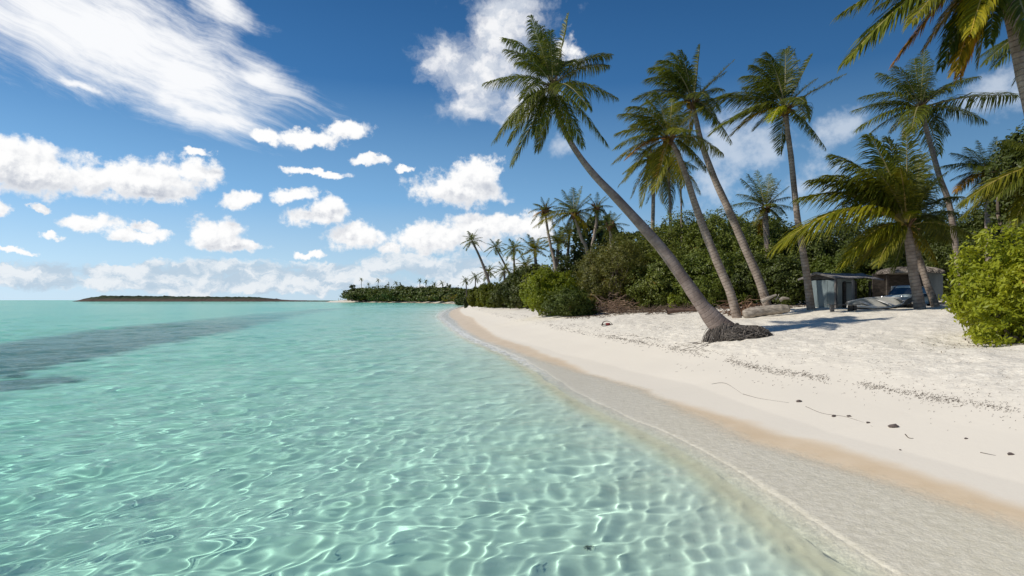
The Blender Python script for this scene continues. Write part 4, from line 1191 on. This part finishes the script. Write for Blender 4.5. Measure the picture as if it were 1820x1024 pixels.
# a low dead log under the shrubs
a = np.array(px(1218, 543, 31)); a[2] = gz(a[0], a[1]) + .13
V, F = strands([([a + np.array([-.9, 0, -.05]), a + np.array([-.2, 0, .02]), a + np.array([.9, -.1, .05])], .13), ([a + np.array([.1, 0, .05]), a + np.array([.5, 0, .2]), a + np.array([.8, .1, .18])], .05)], lr, 10)
o = mesh_np('dead_log', V - a, [F], (wood_material('red_brown_log', (.08, .05, .038), (.19, .12, .09), (3, 8, 8)),), smooth=True); o.location = a
tag(o, 'reddish brown dead log in the shade left of the leaning trunk', 'log')

# ---------------------------------------------------------------- the grey shed
C0 = np.array(px(1485, 541, 27.6)); C0[2] = gz(C0[0], C0[1]) - .03
shed = empty('shed', C0, 'low weathered grey shed with a sagging sheet roof and open porch', 'shed')
ang = R(20)
U = np.array([math.cos(ang), math.sin(ang), 0]); Vv = np.array([-math.sin(ang), math.cos(ang), 0])
def sp_(u, v, z): return tuple(C0 + U * u + Vv * v + UP * z)
HW = 1.34
DV, DU = 1.6, 1.18
solid('side_wall', shed, C0, [(sp_(0, DV / 2, HW / 2 - .02), (.05, DV - .08, HW - .04), ang)] + [(sp_(-.032, k_, HW / 2 - .03), (.012, .03, HW - .08), ang) for k_ in (.42, .97)], M_BLUEWALL)
solid('front_wall', shed, C0, [(sp_(.10 + .14, 0, .62), (.27, .05, 1.16), ang), (sp_(.86, .0, .60), (.50, .05, 1.12), ang), (sp_(.55, .02, 1.27), (1.05, .04, .16), ang)], M_PALEWALL)
solid('back_wall', shed, C0, [(sp_(1.0, DV, .7), (2.0, .05, 1.4), ang), (sp_(1.16, DV / 2, .7), (.05, DV - .1, 1.4), ang)], M_DARKWOOD)
solid('corner_post', shed, C0, [(sp_(-.02, -.03, HW / 2), (.09, .09, HW), ang)], M_GREYWOOD)
solid('door_post', shed, C0, [(sp_(.50, -.02, .62), (.09, .10, 1.24), ang)], M_DARKWOOD)
solid('wall_post', shed, C0, [(sp_(1.14, -.02, .62), (.10, .10, 1.24), ang)], M_DARKWOOD)
solid('porch_post', shed, C0, [(sp_(.18, -.75, .60), (.10, .10, 1.30), ang)], M_GREYWOOD)
solid('porch_post', shed, C0, [(sp_(2.15, .10, .62), (.08, .08, 1.28), ang)], M_DARKWOOD)
# gable above the side wall
gv = [sp_(-.03, -.05, HW), sp_(-.03, DV + .05, HW), sp_(-.03, DV * .55, HW + .26), sp_(.02, -.05, HW), sp_(.02, DV + .05, HW), sp_(.02, DV * .55, HW + .26)]
mesh_np('gable', np.array(gv) - C0, [np.array([(0, 1, 2), (5, 4, 3)]), np.array([(0, 3, 4, 1), (1, 4, 5, 2), (2, 5, 3, 0)])], (M_DARKWOOD,), shed)
# corrugated roof: two slopes with ripples, sagging a little along the ridge
def roof_sheet(name, v0, z0, v1, z1, u0, u1):
    nu, nv_ = 110, 10
    uu = np.linspace(u0, u1, nu)[:, None]; k_ = np.linspace(0, 1, nv_)[None]
    z = z0 + (z1 - z0) * k_ + .012 * np.sin(uu * 70) - .05 * np.sin(np.clip((uu - u0) / (u1 - u0), 0, 1) * 3.14) * (1 - k_) + .02 * vnoise(uu + 0 * k_, k_ + 0 * uu, 3, 9) - .05 * np.clip(uu - 1.5, 0, 1) * k_
    B = C0 + U * (uu + 0 * k_)[..., None] + Vv * (v0 + (v1 - v0) * k_ + 0 * uu)[..., None] + UP * z[..., None]
    top = B.reshape(-1, 3); V = np.vstack([top, top - UP * .025])
    i = np.arange((nu - 1) * (nv_ - 1)); a_, b_ = i // (nv_ - 1), i % (nv_ - 1); n_ = nu * nv_
    q = np.stack([a_ * nv_ + b_, (a_ + 1) * nv_ + b_, (a_ + 1) * nv_ + b_ + 1, a_ * nv_ + b_ + 1], -1)
    e0 = np.array([(j * nv_, (j + 1) * nv_, (j + 1) * nv_ + n_, j * nv_ + n_) for j in range(nu - 1)]); e1 = e0 + nv_ - 1
    e2 = np.array([(j, j + 1, j + 1 + n_, j + n_) for j in range(nv_ - 1)]); e3 = e2 + (nu - 1) * nv_
    return mesh_np(name, V - C0, [q, q[:, ::-1] + n_, e0, e1, e2, e3], (M_IRON,), shed, smooth=False)
rv = DV * .55
roof_sheet('roof', rv, HW + .32, -.30, HW + .03, -.22, 2.55)
roof_sheet('roof', rv, HW + .32, DV + .3, HW + .04, -.22, 2.55)
solid('barge_board', shed, C0, [(sp_(-.24, (rv - .3) / 2, HW + .15), (.03, rv + .36, .09), Matrix.Rotation(ang, 4, 'Z') @ Matrix.Rotation(math.atan2(.29, rv + .3), 4, 'X')),
                                (sp_(-.24, (rv + DV + .3) / 2, HW + .15), (.03, DV + .3 - rv + .06, .09), Matrix.Rotation(ang, 4, 'Z') @ Matrix.Rotation(-math.atan2(.28, DV + .3 - rv), 4, 'X'))], M_GREYWOOD)

# ---------------------------------------------------------------- thatched hut behind the twin trunks
H0 = np.array(px(1634, 541, 31.5)); H0[2] = gz(H0[0], H0[1])
hut = empty('thatched_hut', H0, 'open hut with a shaggy grey thatched roof and cream wall panel', 'hut')
kx = 31.5 / FOC
def hp(xp, yp, dy=0): return tuple(np.array(px(xp, yp, 31.5)) + np.array([0, dy, 0]))
zt = EYE + (HY - 484) * kx
solid('wall', hut, H0, [((hp(1664, 0)[0], 31.6, (H0[2] + zt) / 2 + .12), (.80, .06, zt - H0[2] - .25), 0)], M_PALEWALL)
solid('door', hut, H0, [((hp(1646.5, 0)[0], 31.55, (H0[2] + zt) / 2 + .1), (.14, .06, zt - H0[2] - .2), 0)], M_CREAM)
solid('post', hut, H0, [((hp(1587, 0)[0], 31.4, H0[2] + .45), (.22, .18, .95), 0)], M_PALEWALL)
for xp in (1600, 1690):
    solid('post', hut, H0, [((hp(xp, 0)[0], 32.6, (H0[2] + zt) / 2), (.1, .1, zt - H0[2]), 0)], M_DARKWOOD)
solid('back_wall', hut, H0, [((hp(1638, 0)[0], 33.4, (H0[2] + zt) / 2), (2.8, .06, zt - H0[2]), 0)], M_DARKWOOD)
tr = np.random.default_rng(330)
V, F = ball_arrays(np.array(hp(1634, 484)) + np.array([0, .8, -.02]), (1.36, 1.5, .33), 40, 18, .06, 3)
kk = V[:, 2] >= zt - .02
V[~kk, 2] = zt - .04
o = mesh_np('roof', V - H0, [F], (M_THATCH,), hut, smooth=True)
sp = []
for i in range(900):
    a_ = tr.uniform(0, 6.28); e = tr.uniform(.02, 1.2)
    cc_ = np.array(hp(1634, 484)) + np.array([0, .8, -.02])
    f_ = lambda e_, s_, da=0: cc_ + np.array([math.cos(a_ + da) * math.cos(e_) * 1.36, math.sin(a_ + da) * math.cos(e_) * 1.5, math.sin(e_) * .33]) * s_
    sp.append(([f_(e, 1.02), f_(max(e - .2, 0), 1.05), f_(max(e - .42, -.1), 1.03 + tr.uniform(0, .08), tr.normal(0, .08))], tr.uniform(.012, .032)))
V, F = strands(sp, tr)
o = mesh_np('thatch_fringe', V - H0, [F], (M_FIBRE,), hut); fattr(o, 'rnd', np.repeat(tr.random(len(sp)), 32), 'FACE'); o.color = (1.5, 1.5, 1.45, 1)

# ---------------------------------------------------------------- pale blue car behind the trunks
def paint(name, col, rough=.3, metal=0, coat=.3, trans=0):
    m, t, o = material(name)
    b = t.n('ShaderNodeBsdfPrincipled')
    pos = t.n('ShaderNodeTexCoord').outputs['Object']
    n = t.noise(pos, 4, 5, .6)
    t.set(b.inputs['Base Color'], t.mix(t.ss(n, .35, .75), col, tuple(c * .72 for c in col)))
    t.set(b.inputs['Roughness'], rough); t.set(b.inputs['Metallic'], metal); t.set(b.inputs['Coat Weight'], coat)
    t.link(b.outputs[0], o.inputs[0])
    return m
M_CAR = paint('pale_blue_paint', (.58, .68, .69)); M_CHROME = paint('dull_chrome', (.6, .6, .6), .25, 1, 0); M_GLASS = paint('dark_glass', (.02, .025, .03), .05, 0, 1)
M_TYRE = paint('tyre_rubber', (.02, .02, .02), .8, 0, 0); M_WHITE = paint('chalky_white_paint', (.66, .64, .60), .5, 0, .1)
dC = 27.2; kc = dC / FOC
K0 = np.array(px(1613, 541, dC)); K0[2] = gz(K0[0], K0[1])
car = empty('parked_car', K0, 'old pale blue car with a rounded windscreen parked behind the twin trunks', 'car')
# side section of the body swept across its width; nose towards the left
xs = np.array([-1.42, -1.38, -1.1, -.55, -.45, .9, 1.30, 1.42])
zs = np.array([.30, .48, .60, .66, .68, .68, .62, .34])
ny = 11; yy = np.linspace(-.72, .72, ny)
prof = catmull(np.stack([xs, zs], -1), 5)
Vb = []
for y_ in yy:
    r_ = math.sqrt(max(0, 1 - abs(y_ / .74) ** 5))
    Vb.append(np.stack([prof[:, 0] * (.96 + .04 * r_), np.full(len(prof), y_), .2 + (prof[:, 1] - .2) * (.55 + .45 * r_)], -1))
Vb = np.array(Vb); npf = len(prof)
low = Vb.copy(); low[:, :, 2] = .17
V = np.vstack([Vb.reshape(-1, 3), low.reshape(-1, 3)]); n_ = ny * npf
i = np.arange((ny - 1) * (npf - 1)); a_, b_ = i // (npf - 1), i % (npf - 1)
q = np.stack([a_ * npf + b_, a_ * npf + b_ + 1, (a_ + 1) * npf + b_ + 1, (a_ + 1) * npf + b_], -1)
s0 = np.array([(j, j + 1, j + 1 + n_, j + n_) for j in range(npf - 1)]); s1 = s0 + (ny - 1) * npf
e0 = np.array([(j * npf, (j + 1) * npf, (j + 1) * npf + n_, j * npf + n_) for j in range(ny - 1)]); e1 = e0 + npf - 1
ca = R(28)
RM = .84 * np.array([[math.cos(ca), -math.sin(ca), 0], [math.sin(ca), math.cos(ca), 0], [0, 0, 1]])
def carm(name, V, F, m, smooth=True):
    return mesh_np(name, np.asarray(V, float) @ RM.T, F, (m,), car, smooth=smooth)
carm('body', V, [q, q[:, ::-1] + n_, s0, s1, e0, e1], M_CAR)
# cabin: glass house, roof, chrome frame
def cabin(x0, x1, t0, t1, y_, z0, z1):
    return [(x0, -y_, z0), (x1, -y_, z0), (x1, y_, z0), (x0, y_, z0), (t0, -y_ * .8, z1), (t1, -y_ * .8, z1), (t1, y_ * .8, z1), (t0, y_ * .8, z1)]
BX = np.array([(0, 1, 5, 4), (1, 2, 6, 5), (2, 3, 7, 6), (3, 0, 4, 7), (4, 5, 6, 7), (3, 2, 1, 0)])
carm('windows', cabin(-.62, .98, -.28, .62, .63, .66, 1.06), [BX], M_GLASS, False)
rp = catmull([(-.34, 1.03), (-.22, 1.10), (.15, 1.13), (.5, 1.10), (.68, 1.02)], 5)
V = np.array([(x_, y_, z_ - .05 * abs(y_ / .52) ** 3) for y_ in np.linspace(-.54, .54, 7) for x_, z_ in rp]); nr_ = len(rp)
V = np.vstack([V, V - np.array([0, 0, .03])])
i = np.arange(6 * (nr_ - 1)); a_, b_ = i // (nr_ - 1), i % (nr_ - 1)
q = np.stack([a_ * nr_ + b_, a_ * nr_ + b_ + 1, (a_ + 1) * nr_ + b_ + 1, (a_ + 1) * nr_ + b_], -1); n_ = 7 * nr_
s0 = np.array([(j, j + 1, j + 1 + n_, j + n_) for j in range(nr_ - 1)]); e0 = np.array([(j * nr_, (j + 1) * nr_, (j + 1) * nr_ + n_, j * nr_ + n_) for j in range(6)])
carm('roof', V, [q, q[:, ::-1] + n_, s0, s0 + 6 * nr_, e0, e0 + nr_ - 1], M_CAR)
fr = [[(-.64, -.62, .68), (-.48, -.58, .90), (-.30, -.48, 1.07), (-.28, 0, 1.10), (-.30, .48, 1.07), (-.48, .58, .9), (-.64, .62, .68)],
      [(.10, -.645, .68), (.12, -.59, .88), (.14, -.52, 1.06)], [(-.6, -.66, .69), (.2, -.66, .70), (1.0, -.66, .69)]]
V, F = strands([([np.array(p_) for p_ in f_], .024) for f_ in fr], tr, 6)
carm('window_frame', V, [F], M_CHROME)
V, F = strands([([np.array((-1.44, -.62, .36)), np.array((-1.50, 0, .36)), np.array((-1.44, .62, .36))], .05)], tr, 8); carm('bumper', V, [F], M_CHROME)
for yw in (-.5, .5):
    V, F = ball_arrays((-1.38, yw, .50), (.05, .09, .09), 12, 8); carm('headlight', V, [F], M_CHROME)
for xw in (-.85, .85):
    for yw in (-.68, .68):
        th = np.arange(20) / 20 * 2 * np.pi
        V = np.vstack([np.stack([xw + .27 * s_ * np.cos(th), np.full(20, yw + o_), .27 + .27 * s_ * np.sin(th)], -1) for s_, o_ in ((.55, -.09), (1, -.09), (1, .09), (.55, .09))])
        F = np.array([(k_ * 20 + j, k_ * 20 + (j + 1) % 20, ((k_ + 1) % 4) * 20 + (j + 1) % 20, ((k_ + 1) % 4) * 20 + j) for k_ in range(4) for j in range(20)])
        wl = mesh_np('wheel', V @ RM.T, [F], (M_TYRE,), car, smooth=False)
        V, F = ball_arrays((xw, yw, .27), (.15, .07, .15), 14, 8); mesh_np('hubcap', V @ RM.T, [F], (M_CHROME,), wl, smooth=True)

# ---------------------------------------------------------------- white skiff pulled up on the sand
dS = 24.8
A0, B0 = np.array(px(1511, 556, dS - .3)), np.array(px(1626, 541, dS + .5))
S0 = (A0 + B0) / 2; S0[2] = gz(S0[0], S0[1])
skiff = empty('skiff', S0, 'shallow white skiff tilted on the sand in front of the car', 'boat')
ns, nsec = 28, 13
k_ = np.linspace(0, 1, ns)
cl = A0[None] * (1 - k_[:, None]) + B0[None] * k_[:, None]
gr_ = np.array([gz(p_[0], p_[1]) for p_ in cl])
beam = .56 * np.clip(np.sin(np.clip(k_ * 1.12 + .02, 0, 1) * 3.14159 * .86 + .25), 0, 1) * np.interp(k_, [0, .7, 1], [1, 1, .12])
sheer = .15 + .32 * k_ ** 2.2; keel = .0 + .30 * np.clip((k_ - .62) / .38, 0, 1) ** 2
ax = unit((B0 - A0) * np.array([1, 1, 0])); side_ = np.array([-ax[1], ax[0], 0])
def hull(ins, lift):
    rows = []
    for i in range(ns):
        for ph in np.linspace(-1, 1, nsec):
            yv = ph; dz = abs(ph) ** 2.4
            rows.append(np.array([cl[i, 0], cl[i, 1], gr_[i]]) + side_ * (yv * (beam[i] - ins) ) + UP * (keel[i] + lift + (sheer[i] - keel[i] - lift) * dz + .07 + ph * beam[i] * .30))
    return np.array(rows)
i = np.arange((ns - 1) * (nsec - 1)); a_, b_ = i // (nsec - 1), i % (nsec - 1)
q = np.stack([a_ * nsec + b_, (a_ + 1) * nsec + b_, (a_ + 1) * nsec + b_ + 1, a_ * nsec + b_ + 1], -1)
Vo, Vi = hull(0, 0), hull(.03, .03)
mesh_np('hull', Vo - S0, [q[:, ::-1]], (paint('dark_hull_paint', (.13, .115, .10), .6, 0, 0),), skiff, smooth=True)
mesh_np('inner_hull', Vi - S0, [q], (paint('pale_boat_inside', (.46, .45, .41), .7, 0, 0),), skiff, smooth=True)
g1, g2 = Vo.reshape(ns, nsec, 3)[:, 0] + UP * .012, Vo.reshape(ns, nsec, 3)[:, -1] + UP * .012
V, F = strands([(list(g1[::3]), .045), (list(g2[::3]), .045)], tr, 8)
mesh_np('gunwale', V - S0, [F], (M_WHITE,), skiff, smooth=True)
solid('transom', skiff, S0, [(tuple(cl[0] * np.array([1, 1, 0]) + UP * (gr_[0] + .14)), (.04, beam[0] * 1.9, .15), Matrix.Rotation(math.atan2(ax[1], ax[0]), 4, 'Z') @ Matrix.Rotation(math.atan(.30), 4, 'X'))], M_WHITE)
for f_ in (.3, .55):
    j = int(f_ * ns)
    solid('seat', skiff, S0, [(tuple(np.array([cl[j, 0], cl[j, 1], gr_[j] + sheer[j] * .8 + .07])), (.18, beam[j] * 1.85, .03), Matrix.Rotation(math.atan2(ax[1], ax[0]), 4, 'Z') @ Matrix.Rotation(math.atan(.30), 4, 'X'))], M_WHITE)
j0 = int(.72 * ns)
V = np.vstack([g1[j0:], g2[j0:]]) + UP * .01; m_ = ns - j0
V = np.vstack([V, V - UP * .02])
q = np.array([(j, j + 1, m_ + j + 1, m_ + j) for j in range(m_ - 1)])
mesh_np('foredeck', V - S0, [q, q[:, ::-1] + 2 * m_], (M_WHITE,), skiff)

# ---------------------------------------------------------------- plank bench, at the skiff's end
p = np.array(px(1512, 552, 23.6)); g = gz(p[0], p[1]); p[2] = g
bench = empty('plank_bench', p, 'weathered plank resting on dark wooden blocks beside the skiff', 'bench')
solid('plank', bench, p, [((p[0] - .25, p[1], g + .24), (1.15, .26, .035), .05)], M_GREYWOOD)
for x_ in (-.02, .13):
    solid('block', bench, p, [((p[0] + x_, p[1], g + .10), (.10, .2, .235), .1)], M_DARKWOOD)
solid('crossbar', bench, p, [((p[0] + .06, p[1] - .06, g + .12), (.30, .05, .05), .1)], M_DARKWOOD)
solid('block', bench, p, [((p[0] - .68, p[1] + .04, g + .10), (.10, .16, .235), .05)], M_GREYWOOD)

# ---------------------------------------------------------------- things washed up on the beach
h = on_ground(1079, 579)
h = np.array(h)
hp_ = empty('cane_trap', h, 'small dark cane hoop trap with a red rag lying alone on the sand', 'trap')
hr = np.random.default_rng(340)
sp = []
for i in range(7):
    o_ = hr.uniform(-.05, .05)
    sp.append(([h + np.array([-.24 + o_, -.05 + i * .03, .0]), h + np.array([-.16, -.03 + i * .02, .15]), h + np.array([.0, 0, .19 + o_ * .3]), h + np.array([.15, .02 - i * .01, .14]), h + np.array([.24 + o_, .05 - i * .02, 0])], .013))
for i in range(8):
    a_ = hr.uniform(0, 6.28)
    sp.append(([h + np.array([-.25 * math.cos(a_), -.12, .03]), h + np.array([0, -.1 * math.sin(a_), .07]), h + np.array([.25 * math.cos(a_ + .4), .1, .03])], .012))
V, F = strands(sp, hr, 6); o = mesh_np('hoops', V - h, [F], (M_TWIG,), hp_, smooth=True); fattr(o, 'rnd', hr.random(len(F)), 'FACE'); o.color = (.3, .26, .26, 1)
V, F = ball_arrays(h + np.array([.03, -.02, .06]), (.11, .08, .06), 12, 8, .2, 4); mesh_np('rag', V - h, [F], (paint('faded_red_cloth', (.22, .035, .035), .9, 0, 0),), hp_, smooth=True)

M_STONE = wood_material('dark_beach_stone', (.07, .055, .05), (.17, .13, .115), (9, 9, 9))
for x_, y_, w_, hh_, lab, nm in ((1420, 716, 5, 2.6, 'small dark pebble above the thin line of twigs', 'pebble'), (1482, 742, 4.5, 2.2, 'left of two small pebbles lying close together', 'pebble'), (1509, 742, 4, 2, 'right of two small pebbles lying close together', 'pebble'),
                         (1543, 752, 4, 1.8, 'tiny pebble left of the large flat leaf-shaped stone', 'pebble'), (1588, 761, 8.5, 4, 'largest flat leaf-shaped dark stone on the smooth sand', 'stone'), (1796, 809, 6, 2.8, 'dark chip of driftwood near the right edge of the sand', 'driftwood'),
                         (1717, 782, 3.5, 1.4, 'tiny dark chip alone on the smooth sand at right', 'driftwood'), (1600, 801, 2.5, 1.2, 'smallest dark speck of debris below the largest stone', 'driftwood')):
    p = np.array(on_ground(x_, y_)); k = p[1] / FOC
    V, F = ball_arrays((0, 0, hh_ * k * .35), (w_ * k, w_ * k * .7, hh_ * k), 14, 9, .18, int(x_))
    o = mesh_np(nm, V, [F], (M_STONE,), smooth=True); o.location = p; o.rotation_euler = (0, 0, hr.uniform(0, 3))
    tag(o, lab, nm)
def twig(label, pts, rad, name='twig', seed=0):
    r = np.random.default_rng(seed)
    Q = [np.array(on_ground(x_, y_)) + UP * (rad * .6) for x_, y_ in pts]
    c = Q[0]
    V, F = strands([([q_ + r.normal(0, .004, 3) * np.array([1, 1, .3]) for q_ in Q], rad)], r, 5)
    o = mesh_np(name, V - c, [F], (M_TWIG,), smooth=True); o.location = c; o.color = (.45, .4, .38, 1); fattr(o, 'rnd', r.random(len(F)) * .4, 'FACE')
    return tag(o, label, 'twig')
twig('bent dark twig right of the largest flat stone', [(1609, 774), (1616, 779), (1624, 780)], .006, seed=1)
twig('thin straight twig left of the driftwood chip', [(1742, 807), (1756, 809), (1770, 812)], .004, seed=2)
twig('long thin dry stalk marking the upper smooth sand', [(1264, 683), (1280, 682), (1292, 683), (1303, 690), (1318, 700)], .005, seed=3)
twig('second dry stalk continuing the line toward the pebbles', [(1320, 701), (1345, 708), (1370, 713), (1402, 717)], .0035, seed=4)
twig('faint stalk between the pebbles and the largest stone', [(1432, 724), (1462, 736), (1500, 742), (1535, 752), (1552, 759)], .003, seed=5)
# wrack: seaweed and leaf bits left by the last tide, too many to count
def wrack_line(pts, n, spread, smin, smax, seed):
    r = np.random.default_rng(seed)
    Pl = catmull(pts, 12); out = []
    s = np.concatenate([[0], np.cumsum(np.linalg.norm(np.diff(Pl, axis=0), axis=1))]); s /= s[-1]
    dens = np.clip(.5 + .9 * np.sin(np.linspace(0, 40, 200)) * np.sin(np.linspace(0, 17, 200)) + .3, .05, 1); cd = np.cumsum(dens); cd /= cd[-1]
    for i in range(n):
        q = np.interp(r.random(), cd, np.linspace(0, 1, 200))
        x_, y_ = np.interp(q, s, Pl[:, 0]), np.interp(q, s, Pl[:, 1])
        sg = 1 if r.random() < .8 else 2.2
        out.append((x_ + r.normal(0, 4), y_ + r.normal(0, spread * sg * np.interp(y_, [545, 740], [.35, 1.0]))))
    out = np.array(out)
    d_ = np.geomspace(4, 130, 1500)
    pl = []
    for x_, y_ in out:
        p = on_ground(x_, y_, 4, 130); pl.append(p)
    return np.array(pl), r
specs = []
for pts, n, spd, sd in (([(838, 548), (900, 563), (980, 580), (1050, 594), (1130, 607), (1210, 622), (1290, 642), (1360, 657), (1430, 668), (1490, 679), (1560, 689), (1640, 704), (1720, 717), (1840, 738)], 2300, 4.2, 351),
                        ([(900, 556), (1000, 575), (1100, 592), (1200, 610), (1270, 627), (1340, 640)], 300, 3.0, 352), ([(1300, 640), (1480, 640), (1700, 690), (1830, 700)], 220, 14, 353), ([(1150, 575), (1400, 600), (1640, 620), (1800, 650)], 200, 16, 354), ([(1200, 650), (1420, 690), (1700, 740), (1830, 760)], 60, 8, 355)):
    pl, r = wrack_line(pts, n, spd, 0, 0, sd)
    for p in pl:
        a_ = r.normal(.25, .6); L = r.uniform(.008, .038) * (1 if r.random() < .9 else 2.6)
        ks_ = np.clip(p[1] / 17, .42, 1.2)
        v_ = np.array([math.cos(a_), math.sin(a_), 0]) * L * ks_
        b_ = np.array([-v_[1], v_[0], 0]) * r.normal(0, .4)
        specs.append(([p - v_, p + b_ + UP * r.uniform(.004, .016), p + v_ + UP * .003], r.uniform(.0022, .006) * ks_))
V, F = strands(specs, hr, 3)
o = mesh_np('seaweed', V, [F], (M_TWIG,)); fattr(o, 'rnd', np.repeat(hr.random(len(specs)), 24), 'FACE'); o.color = (.36, .29, .24, 1)
tag(o, kind='stuff')
# the clump of seaweed drifting in the shallows
p = np.array(px(1042, 954, 2.0 * FOC / (954 - HY)))
p[:2] *= 1 + .42 / np.linalg.norm(p[:2]); p[2] = gz(p[0], p[1]) + .02
sp = []
for i in range(60):
    q0 = p + np.array([hr.normal(0, .018), hr.normal(0, .014), hr.uniform(-.01, .016)]); a_ = hr.uniform(0, 6.28); L = hr.uniform(.008, .03)
    v_ = np.array([math.cos(a_), math.sin(a_), hr.uniform(-.2, .3)]) * L
    sp.append(([q0 - v_, q0 + hr.normal(0, .005, 3), q0 + v_], hr.uniform(.002, .0045)))
V, F = strands(sp, hr, 5)
o = mesh_np('seaweed_clump', V - p, [F], (M_TWIG,), smooth=True); o.location = p; fattr(o, 'rnd', np.repeat(hr.random(60), 40), 'FACE'); o.color = (.9, .62, .22, 1)
tag(o, 'small brown clump of seaweed lying under the clear shallows', 'seaweed')
